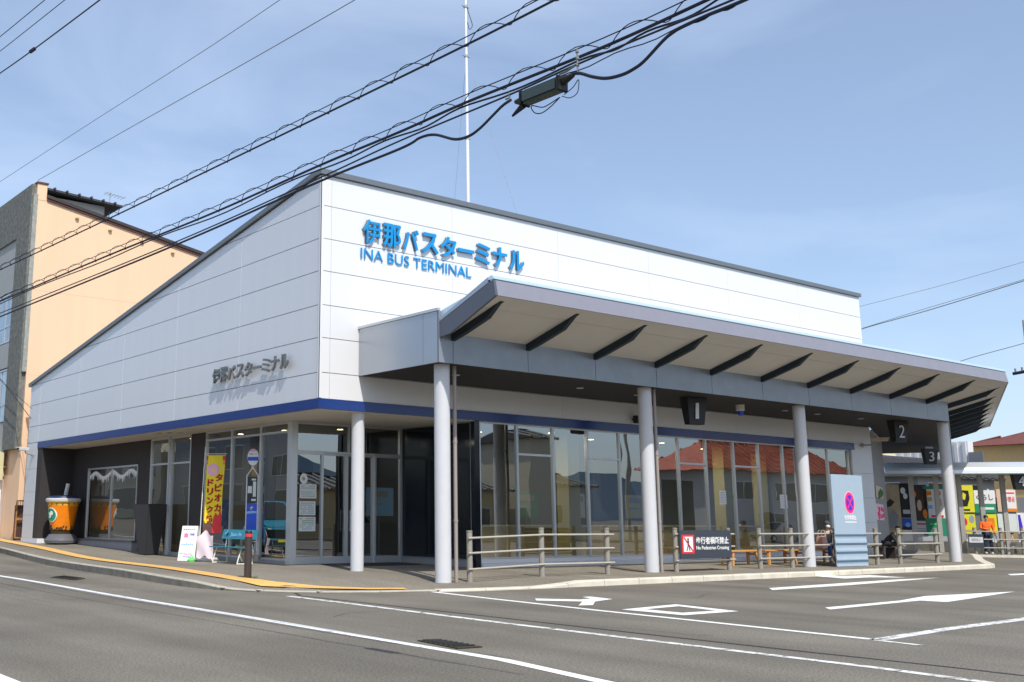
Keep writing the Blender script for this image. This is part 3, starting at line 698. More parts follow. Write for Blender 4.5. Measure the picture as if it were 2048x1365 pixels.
# ------------------------------------------------------------------ mast on the roof
m0 = pl(936, 403, 1, 26.); t = thing('antenna_mast', 'tall thin white mast rising behind the terminal roof', 'mast', (m0.x, 26, ztop(26)))
b = MB(); zz = ztop(26)+.02; zs = [zz, 14, 17.2, 20, 24]; rs = [.065, .055, .047, .04, .03]
for i in range(4): b.cone((m0.x, 26, zs[i]), (m0.x, 26, zs[i+1]), rs[i], rs[i], n=12)
b.build('pole', 'mast', t, smooth=True)
for z in (14, 17.0, 18.85):
    b = MB(); b.cone((m0.x, 26, z-.04), (m0.x, 26, z+.04), .075, n=12); b.box(m0.x-.16, m0.x+.16, 25.98, 26.02, z-.015, z+.015); b.build('collar', 'grey', t)
b = MB(); b.tube(smooth_path([(m0.x+.05, 26, 19.0), (m0.x+.12, 26, 18.7), (m0.x+.30, 26, 18.25), (m0.x+.16, 26, 18.05), (m0.x+.08, 26, 18.3)]), .012); b.build('cable_loop', 'cable', t)
b = MB()
for dx, dy in ((1.6, -1.5), (1.1, 2.4)): b.cone((m0.x, 26, 17), (m0.x+dx, 26+dy, 9.3), .006, n=5)
b.build('guy_wire', 'grey', t)

# ------------------------------------------------------------------ guard fences
def fence(posts, label, board=None, zf=zwalk, H=1.16):
    x0, y0 = posts[0]; t = thing('guard_fence', label, 'fence', (x0, y0, zf(x0, y0)), group='grey-brown post and rail guard fences')
    for x, y in posts:
        z = zf(x, y); b = MB(); b.lathe([(.068, -.1), (.068, H-.05), (.06, H-.045), (.06, H-.035), (.074, H-.03), (.074, H-.005), (.03, H)], (x, y, z), 16); b.build('post', 'fence', t, smooth=True)
    d = (Vector(posts[-1])-Vector(posts[0])).normalized(); nn = Vector((d.y, -d.x))
    for h in (.29, .65, .99):
        pts = [Vector(posts[0])-d*.10]+[Vector(p) for p in posts]+[Vector(posts[-1])+d*.18]
        b = MB(); b.tube([(p.x+nn.x*.08, p.y+nn.y*.08, zf(p.x, p.y)+h) for p in pts], .025, 10); b.build('rail', 'fence_rail', t, smooth=True)
    return t
FYL = 18.95
fx = lambda px: (pl(px, 1100, 1, FYL).x, FYL)
fence([fx(939), fx(1083), fx(1214)], 'three-post guard fence between the first and second white columns')
fence([fx(1351), fx(1457)], 'two-post guard fence carrying the dark crossing sign')
fence([fx(1519), fx(1583), fx(1672), fx(1753)], 'four-post guard fence beside the third column and the pale banner')
fence([fx(1799), fx(1873)], 'two-post guard fence just left of the rightmost white column')
# crossing sign
xa, xb = pl(1358, 1090, 1, FYL-.12).x, pl(1461, 1090, 1, FYL-.12).x; za = pl(1400, 1117, 1, FYL-.12).z; zb = pl(1400, 1061, 1, FYL-.12).z
t = thing('crossing_sign', 'dark board with red pictogram forbidding pedestrians to cross', 'sign', (xa, FYL-.13, za)); YS = FYL-.13
b = MB(); b.box(xa, xb, YS-.02, YS+.02, za, zb); b.build('board', 'board_navy', t, bevel=.005)
Hs = zb-za; Ws = xb-xa; u = lambda f: xa+Ws*f; v = lambda f: za+Hs*f
b = MB(); b.box(u(.035), u(.27), YS-.026, YS-.021, v(.17), v(.84)); b.build('red_square', 'red', t, bevel=.002)
b = MB(); b.box(u(.065), u(.24), YS-.031, YS-.027, v(.24), v(.77)); b.build('pictogram_field', 'white', t)
b = MB(); cx = u(.15); b.ball((cx, YS-.036, v(.68)), .035, .004, .035); b.prism([(cx-.04, v(.63)), (cx+.04, v(.63)), (cx+.03, v(.45)), (cx-.03, v(.45))], 1, YS-.036, YS-.032)
b.prism([(cx-.03, v(.45)), (cx, v(.45)), (cx-.05, v(.28)), (cx-.09, v(.28))], 1, YS-.036, YS-.032); b.prism([(cx, v(.45)), (cx+.03, v(.45)), (cx+.08, v(.28)), (cx+.04, v(.28))], 1, YS-.036, YS-.032); b.build('walking_figure', 'ink', t)
b = MB(); b.prism([(u(.065), v(.74)), (u(.075), v(.77)), (u(.24), v(.27)), (u(.23), v(.24))], 1, YS-.042, YS-.037); b.build('red_slash', 'red', t)
text('歩行者横断禁止', (u(.305), YS-.021, v(.50)), (1, 0, 0), (0, 0, 1), h=Hs*.26, width=Ws*.64, depth=.005, bold=.018, mt='white', parent=t)
text('No Pedestrian Crossing', (u(.305), YS-.021, v(.27)), (1, 0, 0), (0, 0, 1), h=Hs*.17, width=Ws*.64, depth=.005, bold=.012, mt='white', parent=t)
# no stopping banner
BY = 18.62
xa, xb = pl(1668, 1040, 1, BY).x, pl(1730, 1040, 1, BY).x; zb = pl(1690, 950, 1, BY).z; za = zwalk(xa, BY)+.01
t = thing('no_stopping_banner', 'tall pale blue-grey banner with round pink and purple no-stopping symbol', 'banner', ((xa+xb)/2, BY, za))
b = MB(); n = 40
zs = [za+(zb-za)*i/n for i in range(n+1)]
for i in range(n):
    def yy(z): return BY+ (.010*math.sin((z-za)*2*math.pi/.26) if z < za+.85 else 0)
    b.hexa([(xa, yy(zs[i]), zs[i]), (xb, yy(zs[i]), zs[i]), (xb, yy(zs[i])+.03, zs[i]), (xa, yy(zs[i])+.03, zs[i])], [(xa, yy(zs[i+1]), zs[i+1]), (xb, yy(zs[i+1]), zs[i+1]), (xb, yy(zs[i+1])+.03, zs[i+1]), (xa, yy(zs[i+1])+.03, zs[i+1])])
b.build('sheet', 'banner', t)
b = MB()
for k in range(4): z = za+.14+k*.26; b.box(xa, xb, BY-.018, BY-.012, z, z+.045)
b.build('fold_stripe', 'banner_fold', t)
c = pl(1699, 1006, 1, BY); rr = .36
def disc(b, r, y0, y1, n=40, cz=0): b.prism([(c.x+r*.80*math.cos(2*math.pi*k/n), c.z+r*math.sin(2*math.pi*k/n)) for k in range(n)], 1, y0, y1)
b = MB(); disc(b, rr, BY-.006, BY-.001); b.build('symbol_rim', 'pink', t)
b = MB(); disc(b, rr*.9, BY-.010, BY-.0065); b.build('symbol_ring', 'magenta', t)
b = MB(); disc(b, rr*.66, BY-.014, BY-.0105); b.build('symbol_field', 'purple', t)
b = MB(); a = rr*.50
for s_ in (-1, 1):
    dx, dz = a*.8, a; w = .035
    b.prism([(c.x-dx*s_-w, c.z-dz), (c.x-dx*s_+w, c.z-dz), (c.x+dx*s_+w, c.z+dz), (c.x+dx*s_-w, c.z+dz)], 1, BY-.018-.001*s_, BY-.0145)
b.build('symbol_cross', 'magenta', t)
q = pl(1690, 1037, 1, BY-.01); text('駐停車禁止', (q.x, BY-.001, q.z-.05), (1, 0, 0), (0, 0, 1), h=.15, width=.66, depth=.004, bold=.015, mt='white', parent=t)
b = MB(); b.box(q.x, q.x+.66, BY-.005, BY-.001, q.z-.13, q.z-.10); b.build('small_print', 'white', t)

# wooden benches
def wood_bench(x0, x1, y, label):
    z = zwalk((x0+x1)/2, y); t = thing('wooden_bench', label, 'bench', ((x0+x1)/2, y, z), group='backless wooden benches under the canopy')
    for k in range(3): b = MB(); b.box(x0, x1, y-.20+k*.14, y-.07+k*.14, z+.41, z+.455); b.build('seat_plank', 'wood_bench', t, bevel=.006)
    for sx in (x0+.22, x1-.22):
        for sy in (-1, 1):
            d = .05 if sx < (x0+x1)/2 else -.05
            b = MB(); b.hexa([(sx-d-.03, y+sy*.2-.03, z), (sx-d+.03, y+sy*.2-.03, z), (sx-d+.03, y+sy*.2+.03, z), (sx-d-.03, y+sy*.2+.03, z)], [(sx+d-.04, y+sy*.13-.04, z+.41), (sx+d+.04, y+sy*.13-.04, z+.41), (sx+d+.04, y+sy*.13+.04, z+.41), (sx+d-.04, y+sy*.13+.04, z+.41)]); b.build('leg', 'wood_bench', t)
        b = MB(); b.box(sx-.03, sx+.03, y-.14, y+.14, z+.30, z+.36); b.build('crossbar', 'wood_bench', t)
BYY = 20.35; bx = lambda px: pl(px, 1098, 1, BYY).x
wood_bench(bx(1446), bx(1513), BYY, 'wooden bench just behind the dark crossing sign')
wood_bench(bx(1519), bx(1586), BYY, 'wooden bench in the middle of the row, behind the four-post fence')
wood_bench(bx(1591), bx(1664), BYY, 'wooden bench on which the masked person sits')

# ------------------------------------------------------------------ people
def skin_mesh(name, verts, edges, m, parent, sub=1, root=0):
    me = bpy.data.meshes.new(name); me.from_pydata([v[0] for v in verts], edges, []); o = bpy.data.objects.new(name, me); COL.objects.link(o)
    o.modifiers.new('s', 'SKIN'); sk = me.skin_vertices[0].data
    for i, v in enumerate(verts): sk[i].radius = v[1] if isinstance(v[1], tuple) else (v[1], v[1])
    sk[root].use_root = True
    if sub: mo = o.modifiers.new('u', 'SUBSURF'); mo.levels = sub
    bpy.context.view_layer.update()
    m2 = bpy.data.meshes.new_from_object(o.evaluated_get(bpy.context.evaluated_depsgraph_get())); bpy.data.objects.remove(o)
    m2.polygons.foreach_set('use_smooth', [True]*len(m2.polygons)); m2.materials.clear(); m2.materials.append(MATS[m])
    ob = bpy.data.objects.new(name, m2); COL.objects.link(ob); ob.parent = parent; return ob
def person(name_loc, rz, label, J, top, bottom, hat=None, mask=False, shoes='white', group=None):
    """J: joints in local space, person faces -y. keys pelvis chest neck head shL elL haL shR elR haR hipL knL anL ..."""
    t = thing('person', label, 'person', name_loc, rz); V = {k: Vector(v) for k, v in J.items()}
    vs = []; ed = []; ix = {}
    def A(k, p, r): ix[k] = len(vs); vs.append((tuple(p), r)); return ix[k]
    A('pelvis', V['pelvis'], (.13, .10)); A('waist', V['pelvis'].lerp(V['chest'], .5), (.12, .09)); A('chest', V['chest'], (.15, .10)); A('neck', V['neck'], .05)
    hd = V['head']; A('jaw', hd+Vector((0, -.015, -.07)), (.062, .07)); A('skull', hd+Vector((0, .0, .04)), (.078, .092)); A('crown', hd+Vector((0, .005, .085)), (.05, .06))
    ed += [(0, 1), (1, 2), (2, 3), (3, 4), (4, 5), (5, 6)]
    for S in 'LR':
        a = A('sh'+S, V['sh'+S], .055); e = A('el'+S, V['el'+S], .04); w = A('ha'+S, V['ha'+S], .026)
        ed += [(ix['chest'], a), (a, e), (e, w)]
        d = (V['ha'+S]-V['el'+S]).normalized(); sx = 1 if S == 'L' else -1; side = Vector((sx, 0, 0)); side = (side-d*side.dot(d)).normalized()
        pm = A('pa'+S, V['ha'+S]+d*.07, (.032, .016)); ed.append((w, pm)); cu = d.cross(side)*(.02*sx)
        for k, L in enumerate((.072, .082, .076, .06)):
            of = side*((k-1.5)*.019); f1 = A(f'f{S}{k}', V['ha'+S]+d*(.07+.03+L*.4)+of, .009); f2 = A(f'g{S}{k}', V['ha'+S]+d*(.09+L)+of+cu, .008); ed += [(pm, f1), (f1, f2)]
        th = A('t'+S, V['ha'+S]+d*.05-side*.045, .010); th2 = A('u'+S, V['ha'+S]+d*.085-side*.06+cu*.5, .009); ed += [(w, th), (th, th2)]
        h = A('hip'+S, V['hip'+S], .085); k_ = A('kn'+S, V['kn'+S], .06); n = A('an'+S, V['an'+S], .04); f = A('toe'+S, V['an'+S]+Vector((0, -.14, -.05)), (.035, .025)); ed += [(0, h), (h, k_), (k_, n), (n, f)]
    skin_mesh('body', vs, ed, 'skin', t)
    # clothing shells
    vs, ed = [], []
    def B(p, r): vs.append((tuple(p), r)); return len(vs)-1
    p0 = B(V['pelvis']+Vector((0, 0, .02)), (.165, .13)); p1 = B(V['pelvis'].lerp(V['chest'], .5), (.155, .12)); p2 = B(V['chest'], (.175, .125)); p3 = B(V['neck']-Vector((0, 0, .02)), .07); ed += [(p0, p1), (p1, p2), (p2, p3)]
    for S in 'LR':
        a = B(V['sh'+S], .078); e = B(V['el'+S], .062); w = B(V['el'+S].lerp(V['ha'+S], .93), .045); ed += [(p2, a), (a, e), (e, w)]
    skin_mesh('jacket', vs, ed, top, t)
    vs, ed = [], []; p0 = B(V['pelvis'], (.15, .12))
    for S in 'LR':
        a = B(V['hip'+S], .105); e = B(V['kn'+S], .08); w = B(V['kn'+S].lerp(V['an'+S], .95), .058); ed += [(p0, a), (a, e), (e, w)]
    skin_mesh('trousers', vs, ed, bottom, t)
    for S in 'LR':
        a = V['an'+S]; b = MB(); b.ball((a.x, a.y-.07, a.z-.045), .05, .14, .05); b.build('shoe', shoes, t, world=False, smooth=True)
    h = hd
    b = MB(); b.ball((h.x, h.y+.022, h.z+.055), .092, .10, .095); b.build('hat' if hat else 'hair', hat or 'hair', t, world=False, smooth=True)
    if hat: b = MB(); b.lathe([(.10, 0), (.105, .02), (.10, .05)], (h.x, h.y+.012, h.z+.03), 18); b.build('hat_brim', hat, t, world=False, smooth=True)
    b = MB()
    for s_ in (-1, 1): b.ball((h.x+s_*.03, h.y-.088, h.z+.015), .011, .006, .007, 8, 6)
    b.build('eyes', 'black', t, world=False)
    b = MB(); b.add([(h.x-.013, h.y-.088, h.z-.03), (h.x+.013, h.y-.088, h.z-.03), (h.x, h.y-.088, h.z+.015), (h.x, h.y-.115, h.z-.024)], [(0, 1, 3), (1, 2, 3), (2, 0, 3), (0, 2, 1)]); b.build('nose', 'skin', t, world=False)
    for s_ in (-1, 1): b = MB(); b.ball((h.x+s_*.082, h.y+.0, h.z), .012, .02, .03, 8, 6); b.build('ear', 'skin', t, world=False, smooth=True)
    if mask: b = MB(); b.ball((h.x, h.y-.055, h.z-.045), .068, .062, .052); b.build('face_mask', 'white', t, world=False, smooth=True)
    else: b = MB(); b.box(h.x-.022, h.x+.022, h.y-.090, h.y-.082, h.z-.058, h.z-.052); b.build('mouth', 'maroon', t, world=False)
    return t
SIT = dict(pelvis=(0, 0, .56), chest=(0, -.02, .90), neck=(0, -.04, 1.08), head=(0, -.07, 1.22), shL=(.18, -.02, .98), elL=(.25, -.05, .72), haL=(.12, -.27, .62), shR=(-.18, -.02, .98), elR=(-.25, -.05, .72), haR=(-.12, -.28, .62),
           hipL=(.10, -.02, .54), knL=(.12, -.44, .52), anL=(.12, -.42, .10), hipR=(-.10, -.02, .54), knR=(-.12, -.44, .52), anR=(-.13, -.40, .10))
q = pl(1657, 1095, 1, 20.3); z = zwalk(q.x, 20.3)
pt = person((q.x, 20.32, z), R_(-35), 'seated person in dark hat, white face mask and black coat on a wooden bench', SIT, 'cloth_black', 'denim', 'beanie', True, 'lgrey')
b = MB()
for s_ in (-1, 1): b.tube([(s_*.10, -.13, .62), (s_*.12, -.155, .85), (s_*.12, -.10, 1.03), (s_*.11, .06, 1.05)], .022, 6)
b.build('bag_strap', 'strap', pt, world=False)
q2 = pl(1638, 1085, 1, 20.3); t = thing('bag', 'pink checked bag beside the seated masked person', 'bag', (q2.x, 20.2, zwalk(q2.x, 20.2)+.456))
b = MB(); b.hexa([(-.2, -.13, 0), (.2, -.13, 0), (.2, .13, 0), (-.2, .13, 0)], [(-.17, -.09, .42), (.17, -.09, .42), (.17, .09, .42), (-.17, .09, .42)]); b.build('bag_body', 'bag_pink', t, world=False, bevel=.03)
b = MB()
for y in (-.06, .06): b.tube(smooth_path([(-.1, y, .4), (-.09, y, .54), (0, y, .6), (.09, y, .54), (.1, y, .4)]), .012, 6)
b.build('handle', 'strap', t, world=False)
# second seated figure beyond the pillar, on a dark bench
SITB = dict(SIT); SITB.update(chest=(0, -.24, .80), neck=(0, -.37, .93), head=(0, -.46, 1.02), shL=(.18, -.26, .86), elL=(.23, -.36, .62), haL=(.08, -.52, .52), shR=(-.18, -.26, .86), elR=(-.23, -.36, .62), haR=(-.08, -.53, .52))
q = pl(1764, 1085, 1, 21.2); z = zwalk(q.x, 21.2)
person((q.x-.15, 21.0, z), R_(25), 'seated person all in black, leaning forward near the right fence post', SITB, 'cloth_black', 'cloth_black', None, False, 'black')
t = thing('dark_bench', 'dark bench under the person all in black', 'bench', (q.x-.1, 21.1, z), R_(10))
b = MB(); b.box(-.6, .8, -.2, .2, .40, .45); b.build('seat', 'bronze', t, world=False)
for sx in (-.5, .7):
    b = MB(); b.box(sx-.03, sx+.03, -.17, .17, 0, .40); b.build('leg', 'bronze', t, world=False)
# standing man
ST = dict(pelvis=(0, 0, .92), chest=(0, -.03, 1.27), neck=(0, -.05, 1.44), head=(0, -.09, 1.56), shL=(.19, -.02, 1.36), elL=(.28, .0, 1.08), haL=(.30, -.10, .86), shR=(-.19, -.02, 1.36), elR=(-.26, -.06, 1.12), haR=(-.08, -.24, 1.10),
          hipL=(.10, 0, .88), knL=(.12, -.03, .48), anL=(.13, .02, .09), hipR=(-.10, 0, .88), knR=(-.11, -.06, .48), anR=(-.11, .0, .09))
zp2 = -.09
_nb = Vector((.79, .61)).normalized(); _s = Vector((48.9, 25.2))-_nb*.25; q = pp(1977, 1100, (_s.x, _s.y, 0), (_nb.x, _nb.y, 0))
om = person((q.x, q.y, zp2), R_(-50), 'person in bright orange jacket and navy trousers standing by the shelter', ST, 'cloth_orange', 'cloth_navy', None, False, 'white')
t = thing('bag', 'small white bag hanging from the hand of the orange-clad person', 'bag', (0, 0, 0)); hp = om.matrix_basis @ Vector((.30, -.14, .78)); t.location = hp
b = MB(); b.hexa([(-.10, -.04, -.28), (.10, -.04, -.28), (.10, .04, -.28), (-.10, .04, -.28)], [(-.07, -.03, -.03), (.07, -.03, -.03), (.07, .03, -.03), (-.07, .03, -.03)]); b.build('bag_body', 'white', t, world=False, bevel=.02)
b = MB(); b.tube([(-.05, 0, -.04), (0, 0, .05), (.05, 0, -.04)], .008, 6); b.build('handle', 'white', t, world=False)

# ------------------------------------------------------------------ street things
# bollard
q = G(495, 1162, -.11); z = zwalk(q.x, q.y); t = thing('bollard', 'dark brown bollard with red cap band on the pavement corner', 'bollard', (q.x, q.y, z))
b = MB(); b.lathe([(.083, -.05), (.083, .90)], (q.x, q.y, z)); b.build('shaft', 'bronze', t, smooth=True)
b = MB(); b.lathe([(.086, .905), (.086, .965)], (q.x, q.y, z)); b.build('red_band', 'red', t, smooth=True)
b = MB(); b.lathe([(.083, .97), (.083, 1.0), (.07, 1.03), (.02, 1.035)], (q.x, q.y, z)); b.build('cap', 'black', t, smooth=True)
bq = (q.x, q.y)
b = MB()
for i in range(60):
    a = random.random()*6.28; r = .08+random.random()*.14; x, y = bq[0]+r*math.cos(a), bq[1]+r*math.sin(a); h = .03+.05*random.random(); zz = zwalk(x, y)
    b.add([(x-.008, y, zz), (x+.008, y, zz), (x+.02*math.cos(a), y+.02*math.sin(a), zz+h)], [(0, 1, 2)])
o = b.build('weeds', 'leaf'); o['kind'] = 'stuff'
# bus stop pole
q = G(513, 1128, -.02); bx0, by0 = q.x-.2, q.y; z = zwalk(bx0, by0); dv = Vector((CAM.x-bx0, CAM.y-by0)).normalized(); rz = math.atan2(dv.y, dv.x)+math.pi/2-R_(14)
t = thing('bus_stop_sign', 'slim white bus stop stand with oval top plate and blue lower board', 'bus stop sign', (bx0, by0, z), rz)
Hb = 3.12
b = MB(); b.hexa([(-.30, -.22, 0), (.30, -.22, 0), (.30, .22, 0), (-.30, .22, 0)], [(-.27, -.19, .20), (.27, -.19, .20), (.27, .19, .20), (-.27, .19, .20)]); b.build('base_block', 'concrete', t, world=False, bevel=.02)
b = MB(); b.tube([(.165, 0, .18), (.165, 0, 2.42), (.02, 0, 2.62), (.02, 0, 2.68)], .016, 8); b.tube([(-.165, 0, .55), (-.165, 0, 2.42), (-.02, 0, 2.62), (-.02, 0, 2.68)], .016, 8); b.cone((-.165, 0, .57), (.165, 0, .57), .012); b.build('stand_frame', 'white', t, world=False)
def oval(b, cx, cz, rx, rz, y0, y1, a0=0, a1=2*math.pi, n=40): b.prism([(cx+rx*math.cos(a0+(a1-a0)*k/n), cz+rz*math.sin(a0+(a1-a0)*k/n)) for k in range(n)], 1, y0, y1)
b = MB(); oval(b, 0, 2.94, .165, .24, -.012, .012); b.build('oval_plate', 'white', t, world=False)
b = MB(); oval(b, 0, 2.94, .16, .235, -.016, -.0125, R_(42), R_(138)); b.build('pink_top', 'pink', t, world=False)
b = MB(); b.box(-.155, .155, -.016, -.0125, 2.84, 2.95); b.build('blue_stripe', 'purple' if False else 'stop_blue', t, world=False)
text('伊那バス', (-.12, -.0125, 3.0), (1, 0, 0), (0, 0, 1), h=.06, width=.24, depth=.004, bold=.01, mt='ink_grey', parent=t, local=True)
b = MB(); b.box(-.15, .15, -.014, .014, .62, 1.62); b.build('timetable_board', 'stop_blue', t, world=False)
b = MB(); b.prism([(-.148, 1.34), (.148, 1.36), (.148, 1.41), (0, 1.43), (-.148, 1.40)], 1, -.018, -.0145); b.build('light_streak', 'stop_light', t, world=False)
b = MB(); b.prism([(-.05, 1.47), (-.01, 1.46), (.02, 1.50), (.06, 1.52), (.02, 1.53), (.0, 1.56), (-.01, 1.52), (-.06, 1.53), (-.03, 1.50)], 1, -.019, -.0145); b.build('yellow_emblem', 'yellow', t, world=False)
for x0_, x1_, z0_, z1_ in ((-.13, -.01, 1.92, 2.12), (.02, .11, 1.82, 2.25), (-.02, .10, 2.28, 2.33), (-.02, .11, 1.70, 1.76)):
    b = MB(); b.box(x0_, x1_, -.012, .002, z0_, z1_); b.build('timetable_sheet', 'paper', t, world=False)
b = MB(); b.box(-.15, .15, .004, .010, 1.64, 2.38); b.build('backing_panel', 'planter', t, world=False)
# teal bench (faces the street, stands parallel to the glazing)
q = G(430, 1112, 0.0); bx0, by0 = 14.72, 26.6; z = zwalk(bx0, by0)
t = thing('street_bench', 'teal bench with lettered backrest and bent cream tube legs', 'bench', (bx0, by0, z))
b = MB()
for k in range(4): b.box(bx0-.20+k*.10, bx0-.11+k*.10, by0-1.0, by0+1.0, z+.43, z+.455)
b.build('seat', 'teal', t, bevel=.006)
b = MB(); b.prism([(bx0+.17, z+.66), (bx0+.20, z+.66), (bx0+.27, z+.92), (bx0+.24, z+.92)], 1, by0-.95, by0+.95); b.build('backrest', 'teal', t, bevel=.004)
text('Japan Be', (bx0+.175, by0+.45, z+.70), (0, -1, 0), (.25, 0, 1), h=.15, width=.62, depth=.006, bold=.004, mt='stop_light', parent=t)
b = MB(); b.prism([(by0+.62, z+.74), (by0+.78, z+.82), (by0+.56, z+.86), (by0+.70, z+.77)], 0, bx0+.172, bx0+.178); b.build('emblem', 'stop_light', t)
for y in (by0-.7, by0+.7):
    b = MB(); b.tube(smooth_path([(bx0+.17, y, z+.42), (bx0+.24, y, z+.05), (bx0+.18, y, z+.02), (bx0-.16, y, z+.02), (bx0-.22, y, z+.05), (bx0-.10, y, z+.42)], 6), .018, 8); b.build('leg', 'cream_metal', t, smooth=True)
    b = MB(); b.tube([(bx0+.17, y, z+.42), (bx0+.24, y, z+.90)], .015, 8); b.build('back_support', 'alu', t)
# A-frame sign
q = G(366, 1118, 0.0); ax, ay = 14.72, 29.15; z = zwalk(ax, ay)
t = thing('menu_board', 'white A-frame board with pink and blue handwriting by the doorway', 'sign board', (ax, ay, z), R_(-52))
for s_, nm in ((-1, 'front_board'), (1, 'back_board')):
    b = MB(); b.hexa([(-.27, s_*.26-.012, 0), (.27, s_*.26-.012, 0), (.27, s_*.26+.012, 0), (-.27, s_*.26+.012, 0)], [(-.25, s_*.03-.012, 1.0), (.25, s_*.03-.012, 1.0), (.25, s_*.03+.012, 1.0), (-.25, s_*.03+.012, 1.0)]); b.build(nm, 'white', t, world=False)
def af(z): return -.26+.23*z-.016
for (x_, z_, w_, h_, m_) in ((-.2, .88, .4, .03, 'purple'), (-.15, .66, .13, .16, 'magenta'), (.04, .72, .14, .08, 'purple'), (-.02, .58, .2, .04, 'pink'), (-.2, .44, .4, .06, 'stop_light'), (-.18, .32, .2, .03, 'pink'), (-.2, .18, .38, .035, 'magenta'), (-.1, .10, .25, .03, 'purple')):
    b = MB(); k = 6
    for i in range(k):
        a, c = x_+w_*i/k, x_+w_*(i+.72)/k; z0_ = z_+.01*random.random(); z1_ = z_+h_*(.6+.4*random.random())
        b.add([(a, af(z0_)-.003, z0_), (c, af(z0_)-.003, z0_), (c, af(z1_)-.003, z1_), (a, af(z1_)-.003, z1_)], [(0, 1, 2, 3)])
    b.build('handwriting', m_, t, world=False)
# nobori flag
fxp, fyp = 14.95, 28.35; z = zwalk(fxp, fyp)
t = thing('banner_flag', 'yellow vertical flag with red Japanese writing on a white pole', 'banner flag', (fxp, fyp, z), R_(-48))
b = MB(); b.tube([(-.33, 0, .12), (-.30, 0, 1.5), (-.24, 0, 3.3)], .012, 8); b.cone((-.26, 0, 3.09), (.44, 0, 3.09), .008); b.build('pole', 'white', t, world=False)
def flagpt(u_, v_):  # u 0..1 across, v 0..1 up
    z_ = .80+2.25*v_; x_ = -.30+.08*v_*.8+.06+u_*.56; y_ = .04*math.sin(3*u_+4*v_)+.02*math.sin(9*v_); return (x_, y_, z_)
b = MB(); nu, nv = 8, 24
b.v = [flagpt(i/nu, j/nv) for j in range(nv+1) for i in range(nu+1)]; b.f = [(j*(nu+1)+i, j*(nu+1)+i+1, (j+1)*(nu+1)+i+1, (j+1)*(nu+1)+i) for j in range(nv) for i in range(nu)]
b.build('cloth', 'yellow', t, world=False, smooth=True)
def on_flag(o, off=-.012):
    for v_ in o.data.vertices:
        uu, vv = v_.co.x, v_.co.z; p_ = flagpt(uu, vv); v_.co = (p_[0], p_[1]+off-(.004 if v_.co.y > 0 else 0), p_[2])
for i, ch in enumerate('タピオカ'):
    o = text(ch, (.55, 0, .66-i*.13), (1, 0, 0), (0, 0, 1), h=.10, width=.40, depth=.001, bold=.045, mt='red', parent=t, local=True); on_flag(o)
for i, ch in enumerate('ドリンク始'):
    o = text(ch, (.10, 0, .60-i*.115), (1, 0, 0), (0, 0, 1), h=.09, width=.38, depth=.001, bold=.045, mt='red', parent=t, local=True); on_flag(o)
def flag_patch(name, pts, m, off=-.010):
    b = MB(); b.add([(p_[0], 0, p_[1]) for p_ in pts], [tuple(range(len(pts)))]); o = b.build(name, m, t, world=False); on_flag(o, off)
flag_patch('red_header', [(0, .93), (1, .93), (1, .99), (0, .99)], 'red'); flag_patch('orange_header', [(0, .88), (1, .88), (1, .92), (0, .92)], 'orange')
flag_patch('pink_disc', [(.38+.34*math.cos(k*.393), .81+.08*math.sin(k*.393)) for k in range(16)], 'pink'); flag_patch('red_drink', [(.45, .0), (1, .0), (1, .22), (.9, .30), (.8, .22), (.62, .26), (.5, .18)], 'red'); flag_patch('dark_pearls', [(0, 0), (.55, 0), (.5, .10), (.3, .15), (.1, .12), (0, .16)], 'maroon')
b = MB(); b.box(-.42, .2, -.22, .22, 0, .10); b.build('foot', 'white', t, world=False, bevel=.03)
b = MB(); n = 9
b.v = [(-.25+.5*i/n, -.24+.03*math.sin(i*.8+j*.5)+.05*math.sin(i*3.14/n), .12+.72*j/n*(1-.5*abs(i/n-.5)**1.5)-.05*math.sin(i*1.1)) for j in range(n+1) for i in range(n+1)]; b.f = [(j*(n+1)+i, j*(n+1)+i+1, (j+1)*(n+1)+i+1, (j+1)*(n+1)+i) for j in range(n) for i in range(n)]
bgt = tag(b.build('plastic_bag', 'pale_pink', None, smooth=True), 'crumpled pale pink plastic cover hanging at the foot of the yellow flag', 'plastic cover'); bgt.location = (fxp-.15, fyp-.15, z); bgt.rotation_euler = (0, 0, R_(-48))
t = thing('lime_weight', 'small lime-green weight at the foot of the handwritten board', 'weight', (14.42, 28.45, zwalk(14.42, 28.45)))
b = MB(); b.lathe([(.11, 0), (.12, .05), (.08, .10), (.03, .13)], (14.42, 28.45, zwalk(14.42, 28.45))); b.build('weight_body', 'lime', t, smooth=True)
b = MB(); b.tube(smooth_path([(14.42-.06, 28.45, zwalk(14.42, 28.45)+.1), (14.42, 28.45, zwalk(14.42, 28.45)+.18), (14.48, 28.45, zwalk(14.42, 28.45)+.1)]), .012, 6); b.build('weight_handle', 'lime', t)
# dark tapered planter
q = G(297, 1110, .05); ax, ay = 15.15, 33.0; z = zwalk(ax, ay)
t = thing('tall_planter', 'tall charcoal planter tapering to the ground beside the shop door', 'planter', (ax, ay, z), 0)
b = MB(); b.hexa([(-.22, -.30, 0), (.22, -.30, 0), (.22, .30, 0), (-.22, .30, 0)], [(-.34, -.60, 1.62), (.34, -.60, 1.62), (.34, .60, 1.62), (-.34, .60, 1.62)]); b.build('pot', 'planter', t, world=False, bevel=.02)
b = MB(); b.box(-.29, .29, -.55, .55, 1.60, 1.625); b.build('soil', 'dark_in', t, world=False)
